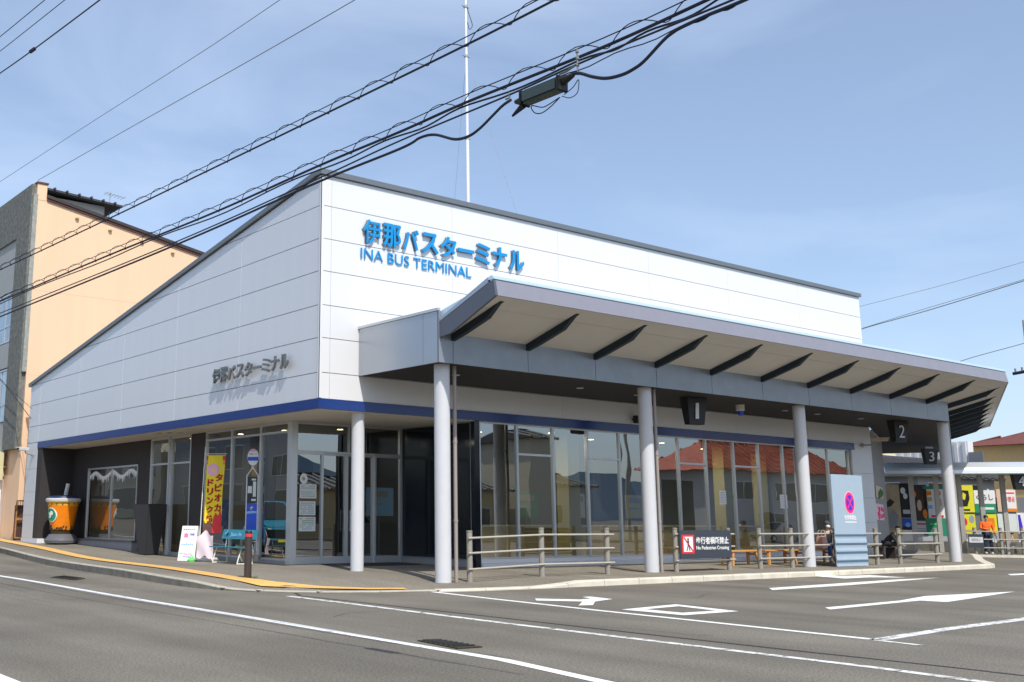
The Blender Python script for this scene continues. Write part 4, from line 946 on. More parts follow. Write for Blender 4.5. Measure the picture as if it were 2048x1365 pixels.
# giant drink cup
ax, ay = 14.86, 40.15; z = zwalk(ax, ay)
t = thing('giant_cup', 'giant orange tapioca drink cup with straw outside the shop window', 'giant cup', (ax, ay, z))
def L(prof, n=40): b = MB(); b.lathe(prof, (ax, ay, z), n); return b
k = .84
L([(.62*k, .06), (.72*k, .04), (.74*k, .14), (.55*k, .36), (.46*k, .38)]).build('pedestal', 'foot_grey', t, smooth=True)
L([(.46*k, .385), (.49*k, .52)]).build('cup_bottom', 'cup_dark', t, smooth=True)
L([(.49*k, .525), (.665*k, 1.42)]).build('cup_body', 'orange', t, smooth=True)
L([(.667*k, 1.425), (.70*k, 1.56)]).build('cup_band', 'cup_yellow', t, smooth=True)
L([(.76*k, 1.565), (.78*k, 1.60), (.78*k, 1.67), (.73*k, 1.70)]).build('rim', 'cup_rim', t, smooth=True)
L([(.70*k, 1.705), (.66*k, 1.76), (.50*k, 1.80), (.1, 1.82)]).build('lid', 'dark_blue', t, smooth=True)
b = MB(); b.cone((ax+.05, ay, z+1.7), (ax+.10, ay-.12, z+2.25), .075, n=16); b.build('straw', 'lgrey', t, smooth=True)
b = MB()
for i in range(90):
    a = random.random()*6.28; zz = .53+.17*random.random()**2.5; r = (.49+(.665-.49)*(zz-.525)/.9)*k+.004; b.ball((ax+r*math.cos(a), ay+r*math.sin(a), z+zz), .035, .035, .035, 8, 5)
b.build('tapioca_pearls', 'cup_dark', t)
b = MB()
for i in range(16):
    a = i*6.283/16; r = .685*k; b.ball((ax+r*math.cos(a), ay+r*math.sin(a), z+1.49), .03, .03, .03, 8, 5)
b.build('band_studs', 'maroon', t)
# round emblem on the cup, towards the street
av = Vector((-.97, -.25, 0)).normalized(); uu = Vector((-av.y, av.x, 0)); cc = Vector((ax, ay, z+1.08))+av*(.62*k)
def emb(r, off, m, name, pts=None):
    b = MB(); n = 28; pts = pts or [(r*math.cos(2*math.pi*i/n), r*math.sin(2*math.pi*i/n)) for i in range(n)]
    A = []
    for x_, z_ in pts: rr_ = math.sqrt(max(.001, 1-(x_/(.62*k))**2)); A.append(Vector((ax, ay, z+1.08+z_))+av*((.615+z_*.19)*k*rr_+off)+uu*x_)
    b.hexa([tuple(p-av*.03) for p in A], [tuple(p) for p in A]); b.build(name, m, t)
emb(.27, .012, 'white', 'emblem_rim'); emb(.235, .022, 'green', 'emblem_disc'); emb(0, .032, 'white', 'emblem_mark', [(-.12, -.1), (-.03, -.13), (.05, -.02), (.12, .02), (.10, .12), (.02, .14), (-.02, .05), (-.10, .08), (-.06, .0)])

# notices on the entrance glass
for (px0, py0, px1, py1, m) in ((599, 969, 633, 997, 'paper'), (598, 1003, 631, 1031, 'paper'), (597, 1034, 631, 1063, 'paper')):
    a = pl(px0, py1, 1, EY-.01); c_ = pl(px1, py0, 1, EY-.01)
    t = thing('notice', {969: 'top paper notice on the entrance glass', 1003: 'middle of the three paper notices on the entrance glass', 1034: 'bottom paper notice on the entrance glass, with red heading'}[py0], 'notice', (a.x, EY-.01, a.z), group='paper notices on the entrance glass')
    b = MB(); b.box(a.x, c_.x, EY-.012, EY-.006, a.z, c_.z); b.build('sheet', m, t)
    W, Hh = c_.x-a.x, c_.z-a.z
    for r in range(6):
        if py0 == 969 and r in (2,): continue
        b = MB()
        for k_ in range(7):
            if random.random() < .15: continue
            x_ = a.x+W*(.08+.12*k_); zz_ = a.z+Hh*(.86-.14*r); b.box(x_, x_+W*.09, EY-.0145, EY-.0125, zz_-Hh*.03, zz_+Hh*.02)
        b.build('print_line', 'red' if (r == 0 and py0 == 1034) else ('green' if (py0 == 1034 and r < 3) else 'ink_grey'), t)
c0 = pl(607.5, 958, 1, EY-.01); b = MB(); b.prism([(c0.x+.125*math.cos(k*.26), c0.z+.14*math.sin(k*.26)) for k in range(24)], 1, EY-.012, EY-.006)
t = thing('round_sticker', 'round white sticker on the entrance glass above the notices', 'sticker', (c0.x, EY-.01, c0.z)); b.build('disc', 'white', t)
b = MB(); b.prism([(c0.x-.05, c0.z-.01), (c0.x, c0.z-.06), (c0.x+.05, c0.z-.01), (c0.x+.01, c0.z+.06), (c0.x-.03, c0.z+.05)], 1, EY-.015, EY-.0125); b.build('mark', 'ink_grey', t)
for px, py, lb in ((1445, 996, 'white paper notice on the front glass right of the second column'), (1567, 1004, 'white paper notice on the front glass left of the third column')):
    a = pl(px-6, py+13, 1, FY+.09); c_ = pl(px+6, py-14, 1, FY+.09); t = thing('notice', lb, 'notice', (a.x, FY+.09, a.z), group='paper notices on the front glass')
    b = MB(); b.box(a.x, c_.x, FY+.076, FY+.08, a.z, c_.z); b.build('sheet', 'white', t)
    b = MB()
    for r in range(7): z_ = a.z+(c_.z-a.z)*(.12+.12*r); b.box(a.x+.04, c_.x-.05, FY+.073, FY+.0755, z_, z_+.012)
    b.build('print_line', 'ink_grey', t)
# indoor things seen through the glass
def counter(x0, x1, y, label, m='wood_in'):
    t = thing('ticket_counter', label, 'counter', ((x0+x1)/2, y, .03)); b = MB(); b.box(x0, x1, y-.3, y+.3, .03, 1.05); b.build('front', m, t)
    b = MB(); b.box(x0-.05, x1+.05, y-.36, y+.34, 1.052, 1.10); b.build('counter_top', 'cream_wall', t)
counter(20.8, 26.4, 24.6, 'pale wooden counter behind the front glass by the first fence'); counter(27.6, 36.5, 25.0, 'long wooden counter behind the front glass by the benches')
for i, (x, y, m, w) in enumerate(((21.0, 28.2, 'stop_light', 1.1), (22.8, 28.2, 'pale_pink', 1.2), (24.6, 28.4, 'awning', 1.2), (28.0, 28.6, 'green', 1.2), (30.6, 28.6, 'paper', 1.2), (34.0, 28.6, 'awning', 1.3))):
    t = thing('wall_poster', ['light blue', 'pale pink', 'pale yellow', 'green', 'pale grey', 'faded cream'][i]+' poster on a stand just inside the front glass', 'poster', (x, y, 1.5)); b = MB(); b.box(x-w/2, x+w/2, y, y+.03, 1.35, 2.25); b.build('sheet', m, t); b = MB(); b.cone((x, y+.06, .03), (x, y+.06, 2.25), .025, n=8); b.box(x-.25, x+.25, y-.1, y+.25, .03, .06); b.build('poster_stand', 'alu_dark', t)
    b = MB(); b.box(x-w*.35, x+w*.3, y-.004, y-.001, 1.95, 2.15); b.box(x-w*.35, x+w*.1, y-.004, y-.001, 1.7, 1.76); b.build('print', 'ink_grey', t)
t = thing('vending_machine', 'blue vending machine just inside the street-side doors', 'vending machine', (16.6, 31.6, .03)); b = MB(); b.box(16.4, 17.1, 31.2, 32.1, .03, 1.85); b.build('cabinet', 'stop_blue', t, bevel=.02)
b = MB(); b.box(16.38, 16.398, 31.3, 32.0, .9, 1.7); b.build('display', 'stop_light', t); b = MB(); b.box(16.37, 16.379, 31.35, 31.95, .3, .5); b.build('tray', 'black', t)
t = thing('ticket_machine', 'white ticket machine inside the entrance glass', 'machine', (18.9, 26.3, .03)); b = MB(); b.hexa([(18.6, 26.1, .03), (19.2, 26.1, .03), (19.2, 26.6, .03), (18.6, 26.6, .03)], [(18.6, 26.1, 1.1), (19.2, 26.1, 1.1), (19.2, 26.6, 1.45), (18.6, 26.6, 1.45)]); b.build('housing', 'grey', t, bevel=.02)
b = MB(); b.add([(18.68, 26.15, 1.15), (19.12, 26.15, 1.15), (19.12, 26.45, 1.37), (18.68, 26.45, 1.37)], [(0, 1, 2, 3)]); b.build('screen', 'black', t)

# ------------------------------------------------------------------ peach building on the left
PY0 = 44.2; PX0 = 14.38
t = thing('peach_building', 'peach plastered building with sloping roof and dark stone street front', 'building', (PX0, PY0, .3))
xr_, zr_ = 36.0, 14.88-(14.88-13.41)/(22.4-14.46)*(36-14.46)
zlf = lambda x: 14.88-(14.88-13.41)/(22.4-14.46)*(x-14.46)
b = MB(); b.prism([(PX0+.05, -.2), (xr_, -.2), (xr_, zr_), (PX0+.05, zlf(PX0+.05))], 1, PY0, 57); b.build('wall', 'peach', t)
b = MB(); b.box(PX0+.06, xr_, PY0-.004, PY0-.001, 7.08, 7.10); b.box(PX0+.06, xr_, PY0-.004, PY0-.001, 10.72, 10.735); b.build('render_joint', 'poster_peach', t)
b = MB(); b.box(PX0-.0, PX0+.42, PY0-.012, PY0-.001, 14.7, 15.42); b.box(PX0, PX0+.42, PY0, 57, 14.93, 15.42); b.build('parapet', 'peach', t)
b = MB(); b.box(PX0-.04, PX0+.47, PY0-.06, 57, 15.43, 15.50); b.build('parapet_cap', 'maroon', t)
b = MB(); b.prism([(PX0+.43, zlf(PX0+.43)+.0), (xr_+.2, zr_-.02), (xr_+.2, zr_+.12), (PX0+.43, zlf(PX0+.43)+.14)], 1, PY0-.14, 57.1); b.build('roof_edge', 'bronze', t)
b = MB(); b.prism([(PX0+.43, zlf(PX0+.43)-.09), (xr_+.2, zr_-.11), (xr_+.2, zr_-.03), (PX0+.43, zlf(PX0+.43)-.01)], 1, PY0-.09, PY0-.002); b.build('gutter', 'maroon', t)
for i in range(7):
    x = 16.2+i*1.55; b = MB(); b.lathe([(.09, 0), (.09, .05)], (x, PY0-.05, zlf(x)-.42), 10); b.build('vent_hood', 'ochre', t)
b = MB(); b.box(PX0-.20, PX0+.045, PY0+.12, 46.0, 4.0, 15.40); b.box(PX0-.2, PX0+.045, 46.0, 57, 13.3, 15.40); b.build('stone_facing', 'stone', t)
b = MB(); b.box(PX0-.14, PX0+.045, PY0-.02, PY0+.118, 7.2, 14.95); b.build('stone_edge', 'stone_pale', t)
b = MB(); b.box(PX0-.12, PX0+.04, 46.0, 57, 11.0, 13.3); b.box(PX0-.12, PX0+.04, 46, 57, 7.6, 8.7); b.box(PX0-.12, PX0+.04, 46, 57, 3.9, 5.2); b.build('grey_panel', 'panel_grey', t)
for z0, z1 in ((8.75, 10.95), (5.25, 7.55)):
    for k_ in range(3):
        y0_ = 46.05+k_*2.2; b = MB(); b.frame((y0_, z0, y0_+2.15, z1), .07, lambda a, c: (PX0-.10, a, c), (.1, 0, 0)); b.box(PX0-.09, PX0-.02, y0_+1.05, y0_+1.11, z0+.07, z1-.07); b.box(PX0-.085, PX0-.02, y0_+.07, y0_+2.08, z0+.7, z0+.76)
        w = b.build('window', 'alu', t); b = MB(); b.box(PX0-.06, PX0-.05, y0_+.07, y0_+2.08, z0+.07, z1-.07); o = b.build('pane', 'win_blue', t); o.parent = w
b = MB(); b.box(PX0-.05, PX0+.049, 46.2, 57, -.2, 3.9); b.build('lower_wall', 'lilac', t)
b = MB(); b.cone((PX0-.12, 46.1, .1), (PX0-.12, 46.1, 3.9), .06, n=12); b.build('drainpipe', 'white', t, smooth=True)
b = MB(); b.box(PX0+.045, PX0+.9, PY0-.02, PY0-.001, -.1, 1.25); b.build('bare_patch', 'concrete', t)
# rooftop house
t2 = thing('rooftop_room', 'small grey rooftop room with dark tiled roof on the peach building', 'rooftop room', (17, 50, 14))
a0 = pl(92, 396, 1, 50); a1 = pl(214, 430, 1, 50)
b = MB(); b.box(a0.x, a1.x-.15, 50, 53, 13, 16.72); b.build('wall', 'house_wall', t2)
b = MB(); b.prism([(a0.x-.5, 17.02), (a1.x+.6, 16.80), (a1.x+.6, 16.70), (a0.x-.5, 16.92)], 1, 49.5, 53.5); b.build('roof', 'tile_dark', t2)
b = MB()
for i in range(7):
    x = a0.x-.4+i*(a1.x-a0.x+.9)/6.5; zz = 17.02-(x-a0.x+.5)/(a1.x-a0.x+1.1)*.22; b.cone((x, 49.4, zz+.01), (x, 53.5, zz+.01), .06, n=8)
b.build('roof_ridge', 'tile_dark', t2)
for xx in (a0.x+1.6, a0.x+2.5): b = MB(); b.lathe([(.14, 0), (.12, .1), (.05, .16)], (xx, 49.97, 16.0), 12); b.build('vent', 'white', t2)
c_ = pl(219, 412, 1, 50.5); t3 = thing('tv_antenna', 'small TV antenna beside the rooftop room', 'antenna', (c_.x, 50.5, 16.4))
b = MB(); b.cone((c_.x, 50.5, 15.2), (c_.x, 50.5, 17.7), .025, n=8); b.build('pole', 'grey', t3)
b = MB(); b.cone((c_.x-.3, 50.5, 17.62), (c_.x+.8, 50.4, 17.5), .014, n=6)
for i in range(6): x = c_.x-.2+i*.18; b.cone((x, 50.2, 17.6-.02*i), (x, 50.8, 17.6-.02*i), .010, n=5)
b.build('antenna_elements', 'grey', t3)
# projecting yellow sign on the left edge & gate
t = thing('projecting_sign', 'faded yellow sign box in a rusty frame on the left building', 'sign box', (PX0-.3, 45.3, 4))
b = MB(); b.prism([(45.75, 2.75), (51, 2.75), (51, 4.6), (45.75, 3.9)], 0, PX0-.55, PX0-.15); b.build('panel', 'awning', t)
b = MB(); b.tube([(PX0-.57, 45.72, 2.7), (PX0-.57, 45.72, 3.95), (PX0-.57, 51, 4.68)], .045, 6); b.tube([(PX0-.57, 45.72, 2.7), (PX0-.57, 51, 2.7)], .04, 6); b.cone((PX0-.57, 45.72, 3.3), (PX0+.05, 45.9, 3.3), .03); b.build('frame', 'rust', t)
t = thing('metal_gate', 'narrow rusty brown gate between the peach building and the terminal', 'gate', (14.5, 43.7, .35))
a = pl(28, 1083, 1, 43.7); c_ = pl(46, 1002, 1, 43.7); zg = .3
b = MB(); b.frame((a.x, zg+.08, c_.x+.25, 1.9), .05, lambda u_, v_: (u_, 43.7, v_), (0, .05, 0)); b.box(a.x+.05, c_.x+.2, 43.705, 43.745, 1.1, 1.2); b.build('gate_frame', 'rust', t)
b = MB()
for i in range(5): x = a.x+.10+i*(c_.x+.1-a.x)/5; b.cone((x, 43.73, zg+.12), (x, 43.73, 1.88), .012, n=6)
b.build('gate_bars', 'bronze', t); b = MB(); b.box(a.x+.02, c_.x+.2, 43.9, 43.95, .3, 1.7); b.build('gate_panel', 'maroon', t)

# ------------------------------------------------------------------ second platform, shelter and posters at right
S0 = Vector((48.9, 25.2)); E_ = Vector((.61, -.79)).normalized(); NB = Vector((.79, .61)).normalized()
def SP(a, b_, z): p = S0+E_*a+NB*b_; return (p.x, p.y, z)
b = MB(); b.prism([SP(-6, -.9, 0)[:2], SP(14, -.9, 0)[:2], SP(14, 9, 0)[:2], SP(-6, 9, 0)[:2]], 2, -.4, -.09); struct(b.build('rear_platform', 'gravel'))
b = MB(); b.hexa([SP(-6, -1.06, -.4), SP(14, -1.06, -.4), SP(14, -.905, -.4), SP(-6, -.905, -.4)], [SP(-6, -1.06, -.085), SP(14, -1.06, -.085), SP(14, -.905, -.085), SP(-6, -.905, -.085)]); struct(b.build('rear_kerb', 'kerb_pale'))
t = thing('bus_shelter', 'long open bus shelter with curved pale roof and grey posts', 'shelter', SP(0, 0, -.09))
def on_line(px, off=0.):  # distance along shelter where this sight line crosses
    p = S0+NB*off; q = pp(px, 1050, (p.x, p.y, 0), (NB.x, NB.y, 0)); return (Vector((q.x, q.y))-p).dot(E_)
acols = [on_line(x) for x in (1829, 1879, 1925, 1968, 2013, 2062)]
for a in acols:
    b = MB(); q = [SP(a-.09, -.09, -.1), SP(a+.09, -.09, -.1), SP(a+.09, .12, -.1), SP(a-.09, .12, -.1)]; b.hexa(q, [(x, y, 3.36) for x, y, z in q]); b.build('post', 'shelter_col', t)
a_lo, a_hi = on_line(1772, .0), 9.
prof = [(-1.0, 3.50), (-.9, 3.66), (0, 3.86), (1.2, 4.0), (2.6, 4.05), (2.6, 3.95), (1.2, 3.8), (0, 3.62), (-.9, 3.44)]
def ext(prof, a, c, m, name):
    b = MB(); b.hexa([SP(a, o, z) for o, z in prof], [SP(c, o, z) for o, z in prof]); b.build(name, m, t)
ext(prof, a_lo, a_hi, 'shelter_roof', 'roof'); ext([(-1.04, 3.40), (-1.02, 3.55), (-.99, 3.55), (-.99, 3.40)], a_lo-.02, a_hi, 'shelter_edge', 'roof_edge')
ext([(-.9, 3.36), (2.5, 3.42), (2.5, 3.46), (-.9, 3.40)], a_lo+.05, a_hi, 'shelter_soffit', 'soffit')
p = S0+NB*(-.6); q = pp(2040, 965, (p.x, p.y, 0), (NB.x, NB.y, 0)); number_sign('4', (q.x, q.y, q.z+.42), R_(-38), 'black hanging sign with pale number 4 at the right picture edge', .95)
# poster hoarding behind
HB = 5.2
def hp(px, py, off=HB): p = S0+NB*off; return pp(px, py, (p.x, p.y, 0), (NB.x, NB.y, 0))
def quadposter(name, label, r, m, marks=(), group='posters on the hoarding'):
    px0, py0, px1, py1 = r; c_ = [hp(px0, py1), hp(px1, py1), hp(px1, py0), hp(px0, py0)]
    A = Vector((c_[0].x, c_[0].y)); Bv = Vector((c_[1].x, c_[1].y)); z0, z1 = (c_[0].z+c_[1].z)/2, (c_[2].z+c_[3].z)/2
    t = thing(name, label, 'poster', (A.x, A.y, z0), group=group)
    def Q(u_, v_, o): p = A.lerp(Bv, u_)-NB*o; return (p.x, p.y, z0+(z1-z0)*v_)
    b = MB(); b.hexa([Q(0, 0, 0), Q(1, 0, 0), Q(1, 0, .03), Q(0, 0, .03)], [Q(0, 1, 0), Q(1, 1, 0), Q(1, 1, .03), Q(0, 1, .03)]); b.build('sheet', m, t)
    k = 0
    for mk in marks:
        k += 1; o = .032+.003*k
        if mk[0] == 'r': _, u0, v0, u1, v1, mm = mk; b = MB(); b.hexa([Q(u0, v0, .03), Q(u1, v0, .03), Q(u1, v0, o), Q(u0, v0, o)], [Q(u0, v1, .03), Q(u1, v1, .03), Q(u1, v1, o), Q(u0, v1, o)]); b.build('print', mm, t)
        elif mk[0] == 'p': _, pts, mm = mk; b = MB(); b.hexa([Q(u, v, .03) for u, v in pts], [Q(u, v, o) for u, v in pts]); b.build('print', mm, t)
        elif mk[0] == 't':
            _, s_, u0, v0, u1, v1, mm = mk; P0 = Vector(Q(u0, v0, .031)); ln = (Bv-A).length*(u1-u0); text(s_, P0, (E_.x, E_.y, 0), (0, 0, 1), h=(z1-z0)*(v1-v0), width=ln, depth=.01, bold=.015, mt=mm, parent=t)
el = lambda cx, cy, rx, ry: [(cx+rx*math.cos(i*.5236), cy+ry*math.sin(i*.5236)) for i in range(12)]
t = thing('hoarding', 'dark frame wall carrying the posters behind the shelter', 'hoarding', SP(-3, HB, -.09))
b = MB(); lo, hi = on_line(1776, HB), 10
b.hexa([SP(lo, HB+.06, .9), SP(hi, HB+.06, .9), SP(hi, HB+.12, .9), SP(lo, HB+.12, .9)], [SP(lo, HB+.06, 2.5), SP(hi, HB+.06, 2.5), SP(hi, HB+.12, 2.5), SP(lo, HB+.12, 2.5)]); b.build('board', 'alu_dark', t)
b = MB()
for i in range(10): a = lo+i*(hi-lo)/9; b.hexa([SP(a, HB+.14, -.1), SP(a+.08, HB+.14, -.1), SP(a+.08, HB+.22, -.1), SP(a, HB+.22, -.1)], [SP(a, HB+.14, 2.9), SP(a+.08, HB+.14, 2.9), SP(a+.08, HB+.22, 2.9), SP(a, HB+.22, 2.9)])
b.build('hoarding_posts', 'white_trim', t)
quadposter('poster', 'tall tan poster with dark hands at the left of the hoarding', (1778, 969, 1806, 1073), 'poster_tan', [('p', [(.1, .15), (.55, .15), (.8, .4), (.45, .52), (.1, .4)], 'house_grey'), ('p', [(.0, .55), (.35, .58), (.6, .66), (.3, .72), (.0, .65)], 'dark_in'), ('r', .3, .0, 1, .1, 'yellow')])
quadposter('poster', 'narrow black poster with white ovals beside the tan poster', (1803, 967, 1823, 1035), 'black', [('p', el(.35, .78, .25, .1), 'white'), ('p', el(.55, .62, .22, .09), 'white'), ('r', .2, .1, .9, .22, 'lgrey')])
quadposter('poster', 'small blue and black poster low on the left of the hoarding', (1806, 1038, 1824, 1060), 'stop_blue', [('r', 0, 0, 1, .3, 'black'), ('p', el(.6, .45, .3, .22), 'stop_light')])
quadposter('poster', 'dark brown poster with glowing orange lanterns', (1828, 970, 1858, 1041), 'brown_photo', [('p', el(.15, .74, .14, .10), 'orange'), ('p', el(.45, .42, .16, .16), 'poster_peach'), ('p', el(.78, .18, .15, .13), 'orange')])
quadposter('poster', 'white printed notice board below the dark lantern poster', (1832, 1043, 1859, 1074), 'lgrey', [('r', .1, .78, .9, .88, 'red'), ('r', .1, .5, .85, .55, 'ink_grey'), ('r', .1, .35, .8, .40, 'ink_grey'), ('r', .6, .1, .85, .3, 'ink')])
quadposter('poster', 'green-edged white menu poster behind the rightmost column', (1854, 973, 1895, 1073), 'white', [('r', 0, 0, 1, .36, 'green'), ('r', 0, .94, 1, 1, 'green'), ('r', .15, .82, .4, .9, 'orange'), ('r', .6, .82, .85, .9, 'orange'), ('r', .15, .70, .4, .78, 'ochre'), ('r', .15, .55, .4, .62, 'stop_light'), ('r', .6, .6, .85, .75, 'ochre'), ('r', .3, .38, .9, .42, 'red'), ('r', .2, .22, .6, .26, 'lime')])
quadposter('poster', 'large lemon yellow poster with black ink drawing', (1903, 971, 1950, 1025), 'lemon', [('p', [(.38, .2), (.7, .22), (.82, .5), (.8, .8), (.45, .82), (.42, .5)], 'black'), ('p', [(.5, .5), (.62, .45), (.68, .66), (.55, .74)], 'lemon'), ('r', .05, .3, .2, .7, 'ink_grey'), ('r', .15, .06, .8, .12, 'dark_in')])
quadposter('poster', 'white and green poster with black brush writing', (1951, 981, 1993, 1026), 'white', [('r', 0, 0, 1, .40, 'green'), ('t', 'くらし', .1, .55, .9, .82, 'ink'), ('r', .35, .14, .9, .24, 'white')])
quadposter('poster', 'pale peach poster with red characters near the right edge', (1996, 979, 2035, 1024), 'poster_peach', [('r', .35, .15, .96, .95, 'white'), ('t', '伊那谷', .40, .42, .92, .68, 'red'), ('r', .4, .8, .92, .86, 'red'), ('r', .3, 0, 1, .12, 'orange')])
quadposter('poster', 'small yellow poster with red and grey pictures under the lemon one', (1926, 1029, 1953, 1067), 'lemon', [('p', el(.25, .6, .15, .2), 'red'), ('p', el(.75, .75, .2, .2), 'ink_grey'), ('r', .1, .1, .9, .2, 'ochre')])
quadposter('poster', 'golden poster partly behind the person in orange', (1972, 1029, 1996, 1066), 'lemon', [('r', .2, .3, .8, .8, 'orange')])
quadposter('poster', 'plain pale blank panel right of the person in orange', (1998, 1028, 2036, 1064), 'paper', [])
quadposter('poster', 'white and blue panel at the far right bottom', (2037, 1026, 2060, 1068), 'white', [('p', [(.1, 0), (.5, 0), (.3, .9), (.1, .9)], 'purple')])
# low blocks and fence of the second platform
t = thing('flower_trough', 'low row of cream concrete blocks behind the shelter posts', 'planter', SP(0, 1.6, -.09))
for a in [on_line(x, 1.6) for x in (1822, 1843, 1868, 1893, 1942, 1966, 1990, 2012, 2036)]:
    b = MB(); q = [SP(a-.30, 1.4, -.1), SP(a+.30, 1.4, -.1), SP(a+.30, 1.9, -.1), SP(a-.30, 1.9, -.1)]; b.hexa(q, [(x, y, .42) for x, y, z in q]); b.build('block', 'cream_wall', t)
pf = lambda px: tuple(SP(on_line(px, -.55), -.55, 0)[:2])
fence([pf(1947), pf(1999), pf(2042), pf(2090)], 'distant guard fence in front of the shelter at the right edge', zf=lambda x, y: -.09)
xx = SP(on_line(1949, -.7), -.7, 0); rzs = math.atan2(E_.y, E_.x)
t = thing('crossing_sign', 'small distant white and dark board on the fence by the shelter', 'sign', (xx[0], xx[1], .2), rzs)
wS = .60; b = MB(); b.box(-wS/2, wS/2, -.02, .02, .0, .58); b.build('board', 'board_navy', t, world=False); b = MB(); b.box(-wS/2+.03, wS/2-.03, -.026, -.021, .22, .46); b.build('print', 'lgrey', t, world=False)
text('横断禁止', (-wS/2+.12, -.027, .28), (1, 0, 0), (0, 0, 1), h=.12, width=wS*.6, depth=.004, bold=.01, mt='ink_grey', parent=t, local=True)
p4 = pl(1922, 1118, 1, 18.8); q = (p4.x, 19.1); z = zwalk(*q); t = thing('marker_post', 'single thick brown post right of the rightmost column', 'post', (q[0], q[1], z))
b = MB(); b.lathe([(.085, -.1), (.085, 1.15), (.06, 1.2), (.02, 1.21)], (q[0], q[1], z)); b.build('shaft', 'fence', t, smooth=True); b = MB(); b.lathe([(.09, 1.0), (.09, 1.06)], (q[0], q[1], z)); b.build('band', 'bronze', t, smooth=True)
# bicycle parked behind
t = thing('bicycle', 'small dark bicycle parked behind the far guard fence', 'bicycle', SP(on_line(2030, .6), .6, -.09), rzs)
for x in (-.5, .5):
    b = MB(); b.tube([(x+.31*math.cos(i*.314), 0, .33+.31*math.sin(i*.314)) for i in range(21)], .015, 6); w = b.build('wheel', 'rubber', t, world=False)
b = MB(); b.tube([(-.5, 0, .33), (-.15, 0, .75), (.35, 0, .72), (-.05, 0, .33), (-.5, 0, .33)], .016, 6); b.tube([(.5, 0, .33), (.35, 0, .72), (.32, 0, .95)], .016, 6); b.tube([(-.05, 0, .33), (-.18, 0, .88)], .016, 6); b.build('bicycle_frame', 'lgrey', t, world=False)
b = MB(); b.tube([(.22, -.25, .97), (.32, -.1, .96), (.32, .1, .96), (.22, .25, .97)], .014, 6); b.build('handlebar', 'black', t, world=False); b = MB(); b.ball((-.2, 0, .91), .13, .07, .035); b.build('saddle', 'black', t, world=False)
# annex posters
for (r, m, lb) in (((1752, 974, 1765, 997), 'cream_wall', 'small framed picture of greenery on the grey wall, upper one'), ((1753, 1009, 1768, 1041), 'pale_pink', 'small flower picture on the grey wall, lower one')):
    nv = Vector((dn.y, -dn.x)); px0, py0, px1, py1 = r
    c_ = [pp(*p_, (A0.x+nv.x*.02, A0.y+nv.y*.02, 0), (nv.x, nv.y, 0)) for p_ in ((px0, py1), (px1, py1), (px1, py0), (px0, py0))]
    z0_, z1_ = (c_[0].z+c_[1].z)/2, (c_[2].z+c_[3].z)/2; t = thing('wall_picture', lb, 'picture', c_[0], group='pictures on the grey side wall'); b = MB()
    q = [(c_[0].x, c_[0].y, z0_), (c_[1].x, c_[1].y, z0_), (c_[1].x, c_[1].y, z1_), (c_[0].x, c_[0].y, z1_)]; b.hexa(q, [(x+nv.x*.02, y+nv.y*.02, z_) for x, y, z_ in q]); b.build('sheet', m, t)
    A_, B_ = Vector(q[0]), Vector(q[2]); b = MB()
    for i in range(14):
        u_, v_ = .12+.76*random.random(), .12+.6*random.random(); c1 = Vector((A_.x+(B_.x-A_.x)*u_+nv.x*.024, A_.y+(B_.y-A_.y)*u_+nv.y*.024, z0_+(z1_-z0_)*v_)); b.ball(c1, .12, .02, .09, 8, 5)
    b.build('printed_leaves', 'leaf' if 'green' in lb else 'magenta', t)

# buildings beyond on the right
def house(loc, sx, sy, h, roofm, wallm, label, ridge=1.2, over=.5, wins=(), rz=0, hip=0, name='house'):
    t = thing(name, label, 'building', loc, rz)
    b = MB(); b.box(0, sx, 0, sy, -1, h); b.build('wall', wallm, t, world=False)
    b = MB(); z0 = h+.02; e = over; hp_ = hip
    v = [(-e, -e, z0-.25), (sx+e, -e, z0-.25), (sx+e, sy+e, z0-.25), (-e, sy+e, z0-.25), (-e+hp_, sy/2, z0+ridge), (sx+e-hp_, sy/2, z0+ridge)]
    b.add(v, [(0, 1, 5, 4), (1, 2, 5), (2, 3, 4, 5), (3, 0, 4), (0, 3, 2, 1)]); r = b.build('roof', roofm, t, world=False)
    b = MB(); n = int(sx/.75)
    for sgn in (0, 1):
        for i in range(n):
            x = -e+.2+(sx+2*e-.4)*i/(n-1); f = 1.
            if hp_ > 0: f = min(1, (x+e)/hp_, (sx+e-x)/hp_)
            y0_ = -e if sgn == 0 else sy+e; dy = (sy/2-y0_)*f; b.cone((x, y0_, z0-.22), (x, y0_+dy, z0-.22+(ridge+.25)*f), .11, n=6)
    b.cone((-e+hp_, sy/2, z0+ridge+.03), (sx+e-hp_, sy/2, z0+ridge+.03), .13, n=8); o = b.build('roof_tiles', roofm, t, world=False); o.parent = r
    for (face, u0, v0, u1, v1) in wins:
        b = MB()
        if face == 's': P = lambda a, c: (a, -.04, c); d = (0, .08, 0)
        elif face == 'n': P = lambda a, c: (a, sy-.04, c); d = (0, .08, 0)
        elif face == 'e': P = lambda a, c: (sx-.04, a, c); d = (.08, 0, 0)
        else: P = lambda a, c: (-.04, a, c); d = (.08, 0, 0)
        b.frame((u0, v0, u1, v1), .06, P, d); um = (u0+u1)/2; q = [Vector(P(um-.03, v0+.06)), Vector(P(um+.03, v0+.06)), Vector(P(um+.03, v1-.06)), Vector(P(um-.03, v1-.06))]; b.hexa(q, [x+Vector(d)*.9 for x in q]); w = b.build('window', 'alu', t, world=False)
        b = MB(); q = [Vector(P(u0+.05, v0+.05)), Vector(P(u1-.05, v0+.05)), Vector(P(u1-.05, v1-.05)), Vector(P(u0+.05, v1-.05))]; b.hexa([x+Vector(d)*.3 for x in q], [x+Vector(d)*.7 for x in q]); p = b.build('pane', 'win_dark', t, world=False); p.parent = w
    return t
